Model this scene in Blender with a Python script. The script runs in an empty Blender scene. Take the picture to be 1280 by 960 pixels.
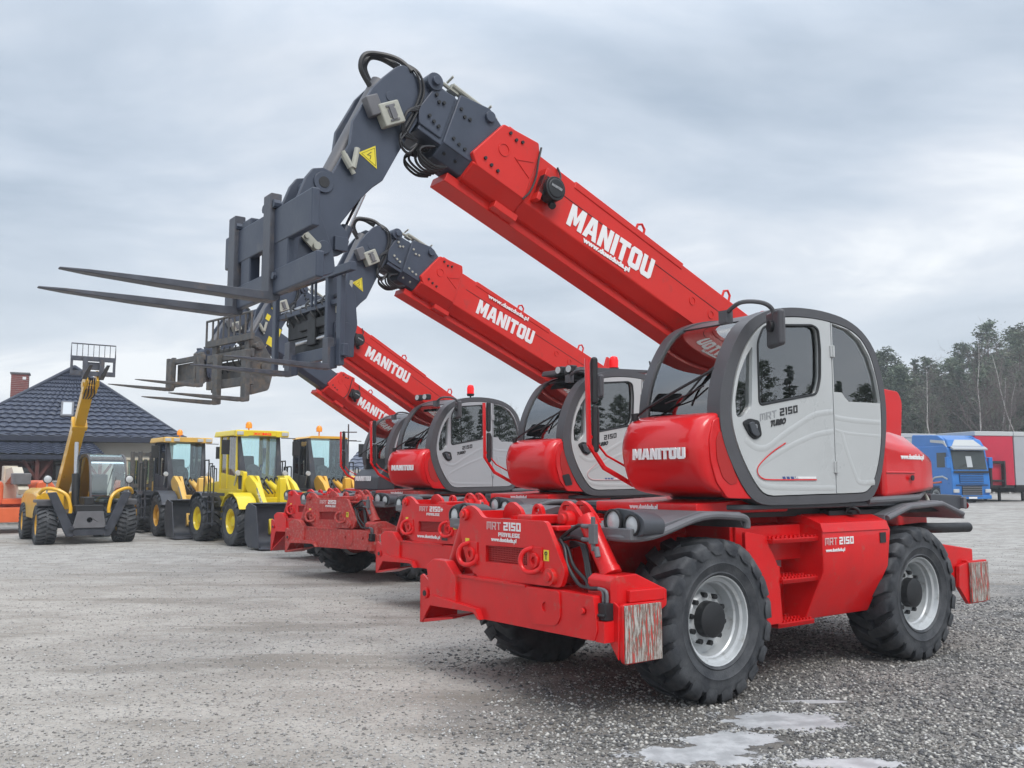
import bpy, math, random
from mathutils import Vector, Matrix, noise as mnoise
from mathutils.geometry import tessellate_polygon
random.seed(7)
R = math.radians
C = bpy.data.collections.new('yard'); bpy.context.scene.collection.children.link(C)
SC = bpy.context.scene

# ------------------------------------------------------------------ materials
def mat(name, col, rough=.5, metal=0., var=.0, vscale=4., bump=0., bscale=60., dirt=None, dirt_amt=0., dscale=3., coat=0., emit=None, spec=None):
    m = bpy.data.materials.new(name); m.use_nodes = True
    nt = m.node_tree; N = nt.nodes; L = nt.links; b = N['Principled BSDF']
    b.inputs['Base Color'].default_value = (*col, 1); b.inputs['Roughness'].default_value = rough
    b.inputs['Metallic'].default_value = metal
    if spec is not None: b.inputs['Specular IOR Level'].default_value = spec
    if coat: b.inputs['Coat Weight'].default_value = coat; b.inputs['Coat Roughness'].default_value = .06
    if emit: b.inputs['Emission Color'].default_value = (*emit[0], 1); b.inputs['Emission Strength'].default_value = emit[1]
    tc = N.new('ShaderNodeTexCoord'); cur = None
    if var:
        n = N.new('ShaderNodeTexNoise'); n.inputs['Scale'].default_value = vscale; n.inputs['Detail'].default_value = 6
        L.new(tc.outputs['Object'], n.inputs['Vector'])
        r = N.new('ShaderNodeMapRange'); r.inputs[1].default_value = .3; r.inputs[2].default_value = .7
        r.inputs[3].default_value = 1 - var; r.inputs[4].default_value = 1 + var; L.new(n.outputs[0], r.inputs[0])
        mx = N.new('ShaderNodeVectorMath'); mx.operation = 'SCALE'; mx.inputs[0].default_value = col
        L.new(r.outputs[0], mx.inputs['Scale']); cur = mx.outputs[0]; L.new(cur, b.inputs['Base Color'])
        rr = N.new('ShaderNodeMapRange'); rr.inputs[1].default_value = .3; rr.inputs[2].default_value = .7
        rr.inputs[3].default_value = max(0, rough - .08); rr.inputs[4].default_value = min(1, rough + .1)
        L.new(n.outputs[0], rr.inputs[0]); L.new(rr.outputs[0], b.inputs['Roughness'])
    if dirt:
        n = N.new('ShaderNodeTexNoise'); n.inputs['Scale'].default_value = dscale; n.inputs['Detail'].default_value = 10; n.inputs['Roughness'].default_value = .7
        L.new(tc.outputs['Object'], n.inputs['Vector'])
        r = N.new('ShaderNodeMapRange'); r.inputs[1].default_value = .62 - dirt_amt; r.inputs[2].default_value = .8 - dirt_amt * .5
        L.new(n.outputs[0], r.inputs[0])
        mx = N.new('ShaderNodeMix'); mx.data_type = 'RGBA'; L.new(r.outputs[0], mx.inputs[0])
        if cur: L.new(cur, mx.inputs[6])
        else: mx.inputs[6].default_value = (*col, 1)
        mx.inputs[7].default_value = (*dirt, 1); L.new(mx.outputs[2], b.inputs['Base Color'])
    if bump:
        n = N.new('ShaderNodeTexNoise'); n.inputs['Scale'].default_value = bscale; n.inputs['Detail'].default_value = 5
        L.new(tc.outputs['Object'], n.inputs['Vector'])
        bp = N.new('ShaderNodeBump'); bp.inputs['Strength'].default_value = bump; bp.inputs['Distance'].default_value = .01
        L.new(n.outputs[0], bp.inputs['Height']); L.new(bp.outputs[0], b.inputs['Normal'])
    return m

def glassmat(name, tint, refl=1.0, rough=.0, ior=2.4):
    m = bpy.data.materials.new(name); m.use_nodes = True
    nt = m.node_tree; N = nt.nodes; L = nt.links; N.remove(N['Principled BSDF'])
    o = N['Material Output']; t = N.new('ShaderNodeBsdfTransparent'); t.inputs[0].default_value = (*tint, 1)
    g = N.new('ShaderNodeBsdfGlossy'); g.inputs['Roughness'].default_value = rough; g.inputs[0].default_value = (refl, refl, refl, 1)
    f = N.new('ShaderNodeFresnel'); f.inputs[0].default_value = ior
    mx = N.new('ShaderNodeMixShader'); L.new(f.outputs[0], mx.inputs[0]); L.new(t.outputs[0], mx.inputs[1]); L.new(g.outputs[0], mx.inputs[2])
    L.new(mx.outputs[0], o.inputs[0]); return m

M = {}
M['red'] = mat('red_paint', (.63, .006, .009), .34, var=.05, vscale=2, coat=.7, spec=.35, bump=.05, bscale=8)
M['redchassis'] = mat('red_chassis_paint', (.63, .007, .009), .38, var=.08, vscale=5, coat=.3, spec=.3, dirt=(.40, .09, .07), dirt_amt=.05, dscale=7, bump=.10, bscale=30)
M['redboom'] = mat('red_boom_paint', (.62, .024, .017), .42, var=.07, vscale=2, coat=.12, spec=.3, dirt=(.40, .05, .04), dirt_amt=.04, dscale=5, bump=.06, bscale=10)
M['redworn'] = mat('worn_red_paint', (.44, .035, .03), .6, var=.2, vscale=6, dirt=(.42, .22, .18), dirt_amt=.12, dscale=22, bump=.2, bscale=40)
M['dark'] = mat('dark_slate_paint', (.048, .060, .088), .40, var=.12, vscale=4, bump=.1, bscale=30, dirt=(.1, .1, .1), dirt_amt=.02)
M['darkworn'] = mat('worn_steel', (.085, .085, .085), .6, var=.3, vscale=12, bump=.3, bscale=50, dirt=(.17, .13, .09), dirt_amt=.14, dscale=8)
M['fork'] = mat('fork_steel', (.068, .074, .092), .45, var=.25, vscale=8, bump=.15, bscale=50, dirt=(.14, .11, .09), dirt_amt=.06, dscale=6)
M['black'] = mat('black_plastic', (.014, .015, .017), .5, var=.2, vscale=10, bump=.1, bscale=80)
M['rubberhose'] = mat('hose_rubber', (.018, .018, .02), .45)
M['framegrey'] = mat('cab_frame_grey', (.075, .075, .082), .45, var=.08, vscale=6, bump=.15, bscale=120)
M['fendergrey'] = mat('fender_grey_plastic', (.13, .13, .14), .5, var=.12, vscale=5, bump=.15, bscale=90, dirt=(.22, .21, .2), dirt_amt=.05)
M['door'] = mat('door_light_grey', (.47, .485, .485), .33, var=.03, vscale=2, coat=.35)
M['doorgrey'] = mat('door_mid_grey', (.38, .40, .42), .38, var=.04, vscale=2, coat=.3)
M['hoodgrey'] = mat('hood_dark_grey', (.06, .065, .075), .45, var=.08, vscale=3)
M['silver'] = mat('rim_silver', (.50, .52, .53), .35, metal=.25, var=.1, vscale=8, dirt=(.25, .24, .22), dirt_amt=.06, dscale=10)
M['steel'] = mat('bare_steel', (.55, .55, .56), .25, metal=1.)
M['boxbeige'] = mat('junction_box_grey', (.38, .38, .33), .55, var=.1, vscale=20)
M['white'] = mat('white_decal', (.78, .78, .78), .45)
M['emboss'] = mat('embossed_red', (.50, .011, .010), .3, coat=.4)
M['blacktext'] = mat('black_decal', (.02, .02, .022), .45)
M['outline'] = mat('grey_outline_decal', (.30, .31, .32), .45)
M['pinktext'] = mat('outlined_decal', (.62, .40, .40), .5)
M['bluetext'] = mat('blue_decal', (.05, .09, .25), .4)
M['sign'] = mat('yellow_sign', (.75, .62, .04), .5)
M['amber'] = mat('amber_lens', (.85, .30, .02), .25)
M['redlens'] = mat('red_beacon', (.75, .005, .01), .2, emit=((1, .02, .02), .25))
M['reddark'] = mat('red_reflector', (.30, .006, .008), .25)
M['lamp'] = mat('lamp_glass', (.50, .52, .53), .18, metal=.0, coat=1., bump=.4, bscale=120)
M['yellow'] = mat('yellow_paint', (.72, .40, .018), .35, var=.06, vscale=3, coat=.3)
M['yellowb'] = mat('bright_yellow_paint', (.78, .60, .02), .35, var=.06, vscale=3, coat=.3)
M['yellowo'] = mat('orange_yellow_paint', (.72, .38, .03), .4, var=.08, vscale=3, coat=.2)
M['yellowp'] = mat('pale_yellow_paint', (.70, .43, .10), .45, var=.1, vscale=3)
M['orange'] = mat('orange_paint', (.70, .14, .05), .4, var=.08, vscale=3)
M['cream'] = mat('cream_paint', (.55, .50, .40), .5, var=.1)
M['bucket'] = mat('bucket_dark', (.04, .045, .058), .45, var=.25, vscale=4, dirt=(.12, .11, .1), dirt_amt=.05)
M['seat'] = mat('seat_fabric', (.025, .025, .028), .8)
M['interior'] = mat('interior_grey', (.07, .07, .075), .7)
M['headliner'] = mat('headliner', (.55, .58, .56), .8)
M['glass'] = glassmat('cab_glass', (.76, .92, .88), ior=2.8)
M['glassdark'] = glassmat('door_glass', (.86, .96, .93), ior=2.8)
M['glassx'] = glassmat('rear_glass', (.86, .96, .93), ior=2.8)
M['glasslight'] = glassmat('light_glass', (.90, 1.0, 1.0), ior=1.8)
M['mesh'] = mat('red_grille', (.40, .014, .012), .5)

def tyremat():
    m = bpy.data.materials.new('tyre_rubber'); m.use_nodes = True
    nt = m.node_tree; N = nt.nodes; L = nt.links; b = N['Principled BSDF']
    tc = N.new('ShaderNodeTexCoord')
    n = N.new('ShaderNodeTexNoise'); n.inputs['Scale'].default_value = 5; n.inputs['Detail'].default_value = 10; n.inputs['Roughness'].default_value = .65
    n2 = N.new('ShaderNodeTexNoise'); n2.inputs['Scale'].default_value = 70; n2.inputs['Detail'].default_value = 6
    L.new(tc.outputs['Object'], n.inputs['Vector']); L.new(tc.outputs['Object'], n2.inputs['Vector'])
    r = N.new('ShaderNodeValToRGB'); r.color_ramp.elements[0].position = .35; r.color_ramp.elements[0].color = (.017, .020, .026, 1)
    r.color_ramp.elements[1].position = .72; r.color_ramp.elements[1].color = (.082, .086, .092, 1)
    L.new(n.outputs[0], r.inputs[0]); L.new(r.outputs[0], b.inputs['Base Color'])
    b.inputs['Roughness'].default_value = .62
    bp = N.new('ShaderNodeBump'); bp.inputs['Strength'].default_value = .35; bp.inputs['Distance'].default_value = .006
    L.new(n2.outputs[0], bp.inputs['Height']); L.new(bp.outputs[0], b.inputs['Normal']); return m
M['tyre'] = tyremat()
def padmat():
    m = bpy.data.materials.new('scraped_pad'); m.use_nodes = True
    nt = m.node_tree; N = nt.nodes; L = nt.links; b = N['Principled BSDF']
    tc = N.new('ShaderNodeTexCoord'); mp = N.new('ShaderNodeMapping'); mp.inputs['Scale'].default_value = (95, 95, 8)
    n = N.new('ShaderNodeTexNoise'); n.inputs['Scale'].default_value = 1; n.inputs['Detail'].default_value = 8; n.inputs['Roughness'].default_value = .7
    L.new(tc.outputs['Object'], mp.inputs[0]); L.new(mp.outputs[0], n.inputs['Vector'])
    r = N.new('ShaderNodeValToRGB'); e = r.color_ramp.elements
    e[0].position = .40; e[0].color = (.55, .03, .025, 1); e[1].position = .45; e[1].color = (.20, .12, .09, 1)
    a = e.new(.5); a.color = (.14, .11, .09, 1); a = e.new(.56); a.color = (.42, .40, .37, 1); a = e.new(.66); a.color = (.50, .48, .45, 1)
    L.new(n.outputs[0], r.inputs[0]); L.new(r.outputs[0], b.inputs['Base Color']); b.inputs['Roughness'].default_value = .75
    return m
M['pad'] = padmat()

# ------------------------------------------------------------------ mesh helper
class MB:
    def __init__(s): s.v = []; s.f = []
    def add(s, vs, fs, T=None):
        o = len(s.v)
        s.v += [tuple(T @ Vector(p)) if T else tuple(p) for p in vs]
        s.f += [tuple(i + o for i in f) for f in fs]; return s
    def box(s, x0, x1, y0, y1, z0, z1, T=None):
        vs = [(x0, y0, z0), (x1, y0, z0), (x1, y1, z0), (x0, y1, z0), (x0, y0, z1), (x1, y0, z1), (x1, y1, z1), (x0, y1, z1)]
        return s.add(vs, [(0, 3, 2, 1), (4, 5, 6, 7), (0, 1, 5, 4), (1, 2, 6, 5), (2, 3, 7, 6), (3, 0, 4, 7)], T)
    def prism(s, poly, ax, a, b, T=None, holes=(), poly2=None):
        """polygon in the plane across ax, extruded a..b (poly2: other end outline); holes cut through."""
        if b < a: a, b = b, a
        def P(p, d): return (d, p[0], p[1]) if ax == 'x' else (p[0], d, p[1]) if ax == 'y' else (p[0], p[1], d)
        area = sum(poly[i][0] * poly[(i + 1) % len(poly)][1] - poly[(i + 1) % len(poly)][0] * poly[i][1] for i in range(len(poly)))
        flip = (area < 0) != (ax == 'y')
        if flip and poly2: poly2 = poly2[::-1]
        if flip: poly = poly[::-1]
        loops = [list(poly)]
        for h in holes:
            ar = sum(h[i][0] * h[(i + 1) % len(h)][1] - h[(i + 1) % len(h)][0] * h[i][1] for i in range(len(h)))
            hflip = (ar > 0) != (ax == 'y')
            loops.append(list(h[::-1]) if hflip else list(h))
        allp = [p for l in loops for p in l]; n = len(allp)
        allp2 = allp if not poly2 else list(poly2)
        vs = [P(p, a) for p in allp] + [P(p, b) for p in allp2]; fs = []
        if holes:
            tris = tessellate_polygon([[Vector((p[0], p[1], 0)) for p in l] for l in loops])
            for t in tris:
                q = [allp[i] for i in t]
                ar = (q[1][0] - q[0][0]) * (q[2][1] - q[0][1]) - (q[2][0] - q[0][0]) * (q[1][1] - q[0][1])
                t = tuple(t) if (ar > 0) != (ax == 'y') else tuple(t)[::-1]
                fs.append(tuple(i + n for i in t)); fs.append(t[::-1])
        else:
            fs.append(tuple(range(n - 1, -1, -1))); fs.append(tuple(range(n, 2 * n)))
        o = 0
        for l in loops:
            k = len(l)
            for i in range(k):
                j = (i + 1) % k; fs.append((o + i, o + j, o + j + n, o + i + n))
            o += k
        return s.add(vs, fs, T)
    def cyl(s, p0, p1, r, r2=None, n=16, T=None):
        p0 = Vector(p0); p1 = Vector(p1); r2 = r if r2 is None else r2
        d = (p1 - p0).normalized(); u = d.orthogonal().normalized(); w = d.cross(u)
        vs = [p0 + (u * math.cos(2 * math.pi * i / n) + w * math.sin(2 * math.pi * i / n)) * r for i in range(n)]
        vs += [p1 + (u * math.cos(2 * math.pi * i / n) + w * math.sin(2 * math.pi * i / n)) * r2 for i in range(n)]
        fs = [(i, (i + 1) % n, (i + 1) % n + n, i + n) for i in range(n)] + [tuple(range(n - 1, -1, -1)), tuple(range(n, 2 * n))]
        return s.add(vs, fs, T)
    def tube(s, pts, r, n=8, T=None, closed=False):
        pts = [Vector(p) for p in pts]; k = len(pts); vs = []; fs = []
        d0 = (pts[1] - pts[0]).normalized(); u = d0.orthogonal().normalized()
        for i, p in enumerate(pts):
            if closed: d = (pts[(i + 1) % k] - pts[i - 1]).normalized()
            else: d = (pts[min(i + 1, k - 1)] - pts[max(i - 1, 0)]).normalized()
            u = (u - d * u.dot(d)).normalized(); w = d.cross(u)
            rr = r[i] if isinstance(r, (list, tuple)) else r
            vs += [p + (u * math.cos(2 * math.pi * j / n) + w * math.sin(2 * math.pi * j / n)) * rr for j in range(n)]
        m = k if closed else k - 1
        for i in range(m):
            a = i * n; b = ((i + 1) % k) * n
            fs += [(a + j, a + (j + 1) % n, b + (j + 1) % n, b + j) for j in range(n)]
        if not closed: fs += [tuple(range(n - 1, -1, -1)), tuple(range((k - 1) * n, k * n))]
        return s.add(vs, fs, T)
    def lathe(s, prof, n=32, ax='y', T=None, closed=False):
        """prof: (radius, offset along ax)"""
        vs = []; fs = []; k = len(prof)
        for i in range(n):
            a = 2 * math.pi * i / n; c, q = math.cos(a), math.sin(a)
            for r, h in prof:
                vs.append((r * c, h, r * q) if ax == 'y' else (r * c, r * q, h) if ax == 'z' else (h, r * c, r * q))
        for i in range(n):
            j = (i + 1) % n
            for t in range(k if closed else k - 1):
                t2 = (t + 1) % k
                q = (i * k + t, i * k + t2, j * k + t2, j * k + t)
                fs.append(q if ax == 'y' else q[::-1])
        return s.add(vs, fs, T)
    def loft(s, rings, caps=True, T=None):
        n = len(rings[0]); vs = [p for r in rings for p in r]; fs = []
        for i in range(len(rings) - 1):
            fs += [(i * n + j, i * n + (j + 1) % n, (i + 1) * n + (j + 1) % n, (i + 1) * n + j) for j in range(n)]
        if caps: fs += [tuple(range(n - 1, -1, -1)), tuple(range((len(rings) - 1) * n, len(rings) * n))]
        return s.add(vs, fs, T)
    def build(s, name, m, parent=None, bevel=0., smooth=35, seg=2):
        me = bpy.data.meshes.new(name); me.from_pydata(s.v, [], s.f); me.update()
        import bmesh
        bm = bmesh.new(); bm.from_mesh(me); bmesh.ops.recalc_face_normals(bm, faces=bm.faces); bm.to_mesh(me); bm.free()
        me.materials.append(M[m] if isinstance(m, str) else m)
        if smooth: me.shade_smooth(); me.set_sharp_from_angle(angle=R(smooth))
        return obj(name, me, parent, bevel, seg)
def split_build(mb, name, m, parent=None, bevel=0., smooth=35, gap=.004):
    """one object for each separate piece of mb (pieces that touch stay together)."""
    n = len(mb.v); par = list(range(n))
    def fd(i):
        while par[i] != i: par[i] = par[par[i]]; i = par[i]
        return i
    for f in mb.f:
        for i in f[1:]: par[fd(i)] = fd(f[0])
    g = {}
    for i in range(n): g.setdefault(fd(i), []).append(i)
    bb = [[[min(mb.v[i][a] for i in ids) - gap for a in range(3)], [max(mb.v[i][a] for i in ids) + gap for a in range(3)], ids] for ids in g.values()]
    done = False
    while not done:
        done = True
        for i in range(len(bb)):
            for j in range(i + 1, len(bb)):
                if all(bb[i][0][a] <= bb[j][1][a] and bb[j][0][a] <= bb[i][1][a] for a in range(3)):
                    bb[i] = [[min(bb[i][0][a], bb[j][0][a]) for a in range(3)], [max(bb[i][1][a], bb[j][1][a]) for a in range(3)], bb[i][2] + bb[j][2]]; bb.pop(j); done = False; break
            if not done: break
    out = []
    for _, _, ids in bb:
        mp = {v: i for i, v in enumerate(ids)}; q = MB(); q.v = [mb.v[i] for i in ids]; q.f = [tuple(mp[i] for i in f) for f in mb.f if f[0] in mp]; out.append(q.build(name, m, parent, bevel, smooth))
    return out
def obj(name, me, parent=None, bevel=0., seg=2):
    o = bpy.data.objects.new(name, me); C.objects.link(o)
    if parent: o.parent = parent
    if bevel:
        b = o.modifiers.new('Bevel', 'BEVEL'); b.width = bevel; b.segments = seg; b.limit_method = 'ANGLE'; b.angle_limit = R(40); b.harden_normals = True
    return o
def thing(name, label, cat, loc=(0, 0, 0), rz=0, group=None):
    o = bpy.data.objects.new(name, None); C.objects.link(o); o.location = loc; o.rotation_euler = (0, 0, rz)
    o.empty_display_size = .3
    return tag(o, label, cat, group)
def tag(o, label, cat, group=None):
    o['label'] = label; o['category'] = cat
    if group: o['group'] = group
    return o
def kind(o, k): o['kind'] = k; return o
def copy_tree(o, parent=None):
    c = o.copy(); C.objects.link(c); c.parent = parent
    for ch in list(o.children): copy_tree(ch, c)
    return c
def fillet(poly, r, n=4):
    out = []; k = len(poly)
    for i in range(k):
        p0, p1, p2 = (Vector(poly[(i + d) % k][:2]) for d in (-1, 0, 1)); rr = r[i] if isinstance(r, (list, tuple)) else r
        a = p0 - p1; b = p2 - p1; d = min(rr, a.length * .45, b.length * .45)
        if d < 1e-4: out.append(tuple(p1)); continue
        q0 = p1 + a.normalized() * d; q2 = p1 + b.normalized() * d
        for j in range(n + 1):
            t = j / n; out.append(tuple(q0 * (1 - t) ** 2 + p1 * 2 * t * (1 - t) + q2 * t * t))
    return out
def crom(poly, k=4, closed=True):
    n = len(poly); out = []
    for i in range(n if closed else n - 1):
        g = (lambda j: poly[j % n]) if closed else (lambda j: poly[max(0, min(n - 1, j))])
        p0, p1, p2, p3 = (Vector(g(i + d)) for d in (-1, 0, 1, 2))
        for t in range(k):
            u = t / k
            out.append(tuple(.5 * ((2 * p1) + (p2 - p0) * u + (2 * p0 - 5 * p1 + 4 * p2 - p3) * u * u + (3 * p1 - p0 - 3 * p2 + p3) * u ** 3)))
    if not closed: out.append(tuple(poly[-1]))
    return out
def circ(cx, cy, r, n=16): return [(cx + r * math.cos(2 * math.pi * i / n), cy + r * math.sin(2 * math.pi * i / n)) for i in range(n)]

# ------------------------------------------------------------------ lettering
GL = {
 'M': (1.0, [(0,0),(0,1),(.32,1),(.5,.5),(.68,1),(1,1),(1,0),(.72,0),(.72,.55),(.58,.15),(.42,.15),(.28,.55),(.28,0)], []),
 'A': (.92, [(0,0),(.26,1),(.66,1),(.92,0),(.64,0),(.59,.2),(.33,.2),(.28,0)], [[(.385,.4),(.535,.4),(.46,.75)]]),
 'N': (.84, [(0,0),(0,1),(.28,1),(.56,.48),(.56,1),(.84,1),(.84,0),(.56,0),(.28,.52),(.28,0)], []),
 'I': (.29, [(0,0),(0,1),(.29,1),(.29,0)], []),
 'T': (.78, [(.25,0),(.25,.76),(0,.76),(0,1),(.78,1),(.78,.76),(.53,.76),(.53,0)], []),
 'O': (.82, [(0,.13),(0,.87),(.13,1),(.69,1),(.82,.87),(.82,.13),(.69,0),(.13,0)], [[(.29,.24),(.29,.76),(.53,.76),(.53,.24)]]),
 'U': (.82, [(0,.13),(0,1),(.29,1),(.29,.24),(.53,.24),(.53,1),(.82,1),(.82,.13),(.69,0),(.13,0)], []),
}
GL.update({
 '2': (.8, [(0,1),(.8,1),(.8,.4),(.22,.4),(.22,.22),(.8,.22),(.8,0),(0,0),(0,.6),(.58,.6),(.58,.78),(0,.78)], []),
 '5': (.8, [(0,1),(.8,1),(.8,.78),(.22,.78),(.22,.6),(.8,.6),(.8,0),(0,0),(0,.22),(.58,.22),(.58,.4),(0,.4)], []),
 '1': (.32, [(0,1),(.32,1),(.32,0),(.08,0),(.08,.8),(0,.8)], []),
 '0': (.8, [(0,0),(0,1),(.8,1),(.8,0)], [[(.22,.2),(.22,.8),(.58,.8),(.58,.2)]]),
 'm': (.95, [(0,0),(0,1),(.95,1),(.95,0),(.8,0),(.8,.84),(.55,.84),(.55,.15),(.40,.15),(.40,.84),(.15,.84),(.15,0)], []),
 'R': (.8, [(0,0),(0,1),(.8,1),(.8,.42),(.64,.38),(.8,0),(.62,0),(.46,.36),(.15,.36),(.15,0)], [[(.15,.52),(.15,.84),(.62,.84),(.62,.52)]]),
 't': (.8, [(.33,0),(.33,.84),(0,.84),(0,1),(.8,1),(.8,.84),(.48,.84),(.48,0)], []),
 'P': (.75, [(0,0),(0,1),(.75,1),(.75,.36),(.2,.36),(.2,0)], [[(.2,.56),(.2,.8),(.55,.8),(.55,.56)]]),
 'V': (.8, [(0,1),(.24,1),(.4,.3),(.56,1),(.8,1),(.52,0),(.28,0)], []),
 'L': (.65, [(0,0),(0,1),(.22,1),(.22,.22),(.65,.22),(.65,0)], []),
 'E': (.7, [(0,0),(0,1),(.7,1),(.7,.8),(.22,.8),(.22,.6),(.6,.6),(.6,.4),(.22,.4),(.22,.2),(.7,.2),(.7,0)], []),
 'G': (.8, [(0,0),(0,1),(.8,1),(.8,.78),(.22,.78),(.22,.22),(.58,.22),(.58,.36),(.4,.36),(.4,.55),(.8,.55),(.8,0)], []),
 '+': (.6, [(.2,.1),(.2,.35),(0,.35),(0,.58),(.2,.58),(.2,.83),(.4,.83),(.4,.58),(.6,.58),(.6,.35),(.4,.35),(.4,.1)], []),
})
def put(name, me, o, xd, ud, w, h, m, parent, depth):
    """map a flat mesh (x right, y up) onto a surface: lower left corner o, directions xd, ud."""
    xs = [v.co.x for v in me.vertices]; ys = [v.co.y for v in me.vertices]; zs = [v.co.z for v in me.vertices]
    x0, x1, y0, y1, z0, z1 = min(xs), max(xs), min(ys), max(ys), min(zs), max(zs)
    o, xd, ud = Vector(o), Vector(xd).normalized(), Vector(ud).normalized(); nd = xd.cross(ud).normalized()
    sy = h / (y1 - y0); sx = w / (x1 - x0) if w else sy
    for v in me.vertices:
        v.co = o + xd * ((v.co.x - x0) * sx) + ud * ((v.co.y - y0) * sy) + nd * (depth * (v.co.z - z0) / max(1e-6, z1 - z0))
    me.materials.clear(); me.materials.append(M[m]); me.update()
    return obj(name, me, parent)
def logo(o, xd, ud, w, h, m, parent, depth=.004, word='MANITOU', name='lettering', sp=.09):
    b = MB(); x = 0
    for ch in word:
        a, out, hs = GL[ch]
        b.prism([(x + p, q) for p, q in out], 'z', 0, 1, holes=[[(x + p, q) for p, q in hh] for hh in hs]); x += a + sp
    me = bpy.data.meshes.new(name); me.from_pydata(b.v, [], b.f)
    return put(name, me, o, xd, ud, w, h, m, parent, depth)
def text(t, o, xd, ud, h, w, m, parent, depth=.003, bold=.02, name='lettering', shear=0.):
    cu = bpy.data.curves.new('t', 'FONT'); cu.body = t; cu.extrude = .01; cu.offset = bold; cu.resolution_u = 2; cu.shear = shear
    ob = bpy.data.objects.new('t', cu); SC.collection.objects.link(ob)
    bpy.context.view_layer.update()
    me = bpy.data.meshes.new_from_object(ob.evaluated_get(bpy.context.evaluated_depsgraph_get()))
    bpy.data.objects.remove(ob); bpy.data.curves.remove(cu); me.name = name
    return put(name, me, o, xd, ud, w, h, m, parent, depth)

# ------------------------------------------------------------------ wheels (meshes shared)
WC = {}
def wheel_meshes(R0, W, rim, m_rim, nl, hub, key, style='ag'):
    if key in WC: return WC[key]
    b = MB(); h = W / 2; bead = rim
    prof = [(bead, -h * .72), (bead + .03, -h * .86), ((bead + R0) / 2, -h * .99), (R0 * .86, -h * .96), (R0 * .90, -h * .84), (R0 * .915, 0),
            (R0 * .90, h * .84), (R0 * .86, h * .96), ((bead + R0) / 2, h * .99), ((bead + R0) / 2 - .03, h * .975), ((bead + R0) / 2 - .04, h * 1.0), ((bead + R0) / 2 - .05, h * .97), (bead + .045, h * .90), (bead + .035, h * .93), (bead + .02, h * .86), (bead, h * .72)]
    b.lathe(prof, 56)
    for s in (-1, 1):
        for i in range(nl):
            a0 = 2 * math.pi * (i + (.5 if s > 0 else 0)) / nl; da = 2 * math.pi / nl
            sw = da * (.62 if style == 'ag' else .35)
            def P(w, a, r): return (r * math.cos(a), w, r * math.sin(a))
            ring = []
            jit = random.uniform(.985, 1.0)
            for (w, off, wid, rt, rb) in ((-.03 * s, 0, .36, 1.0, .90), (h * .45 * s, .55, .42, 1.0, .90), (h * .86 * s, 1.05, .52, .99, .90), (h * 1.01 * s, 1.2, .50, .94, .84), (h * 1.045 * s, 1.25, .32, .87, .80)):
                ac = a0 + sw * off; hw = da * wid * .75
                ring.append([P(w, ac - hw, R0 * rb), P(w, ac - hw * .85, R0 * rt * jit), P(w, ac + hw * .85, R0 * rt * jit), P(w, ac + hw, R0 * rb)])
            b.loft(ring)
    t = b.build('tyre', 'tyre', None, smooth=40); 
    r = MB()
    r.lathe([(.02, h * .30), (rim * .55, h * .30), (rim * .62, h * .22), (rim * .66, h * .05), (rim * .84, h * .02), (rim * .86, h * .45), (rim * .90, h * .50), (rim * .91, h * .66), (rim * .985, h * .70), (rim * 1.02, h * .84), (rim * 1.05, h * .86),
             (rim * 1.05, h * .80), (rim * 1.0, h * .6), (rim * .9, -h * .7), (rim * .5, -h * .7), (.02, -h * .7)], 40)
    rr = r.build('rim', m_rim, None, smooth=30)
    k = MB()
    k.cyl((0, h * .05, 0), (0, h * .62, 0), rim * .44, rim * .42, 24); k.cyl((0, h * .62, 0), (0, h * .66, 0), rim * .42, rim * .36, 24)
    for i in range(10):
        a = i * math.pi / 5; p = (rim * .57 * math.cos(a), rim * .57 * math.sin(a))
        k.cyl((p[0], h * .2, p[1]), (p[0], h * .42, p[1]), .02 * rim / .3, n=6)
    kk = k.build('hub', hub, None, smooth=30)
    out = [o.data for o in (t, rr, kk)]
    for o in (t, rr, kk): bpy.data.objects.remove(o)
    WC[key] = out; return out
def wheel(parent, x, y, R0, W, rim, m_rim='silver', nl=20, hub='black', key='mrt', steer=0):
    ms = wheel_meshes(R0, W, rim, m_rim, nl, hub, key)
    w = bpy.data.objects.new('wheel', None); C.objects.link(w); w.parent = parent; w.location = (x, y, R0 - .012)
    w.rotation_euler = (0, random.uniform(0, 1), (0 if y > 0 else math.pi) + steer)
    for nme, me in zip(('tyre', 'rim', 'hub'), ms): obj(nme, me, w)
    return w
def grp(name, parent):
    e = bpy.data.objects.new(name, None); C.objects.link(e); e.parent = parent; e.empty_display_size = .1; return e

# ================================================================== rotating telehandler
OUT = crom([(.82,1.45),(1.0,1.54),(1.17,1.76),(1.27,1.96),(1.3,2.14),(1.28,2.33),(1.21,2.53),(1.08,2.75),(.92,2.91),(.67,3.02),(.40,3.075),(.12,3.095),(-.15,3.09),(-.42,3.055),(-.65,2.97),(-.82,2.83),(-.91,2.65),(-.965,2.46),(-.985,2.26),(-.965,2.06),(-.92,1.86),(-.83,1.62),(-.68,1.475),(-.45,1.45),(.1,1.44),(.5,1.44)], 3)
INN = crom([(.76,1.515),(.90,1.60),(1.04,1.78),(1.13,1.95),(1.175,2.12),(1.16,2.29),(1.10,2.49),(.98,2.70),(.81,2.87),(.6,2.965),(.36,3.005),(.1,3.02),(-.15,3.015),(-.42,2.985),(-.62,2.91),(-.76,2.77),(-.84,2.60),(-.89,2.42),(-.905,2.24),(-.895,2.04),(-.85,1.84),(-.76,1.65),(-.64,1.54),(-.44,1.52),(.1,1.515),(.5,1.51)], 3)

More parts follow.
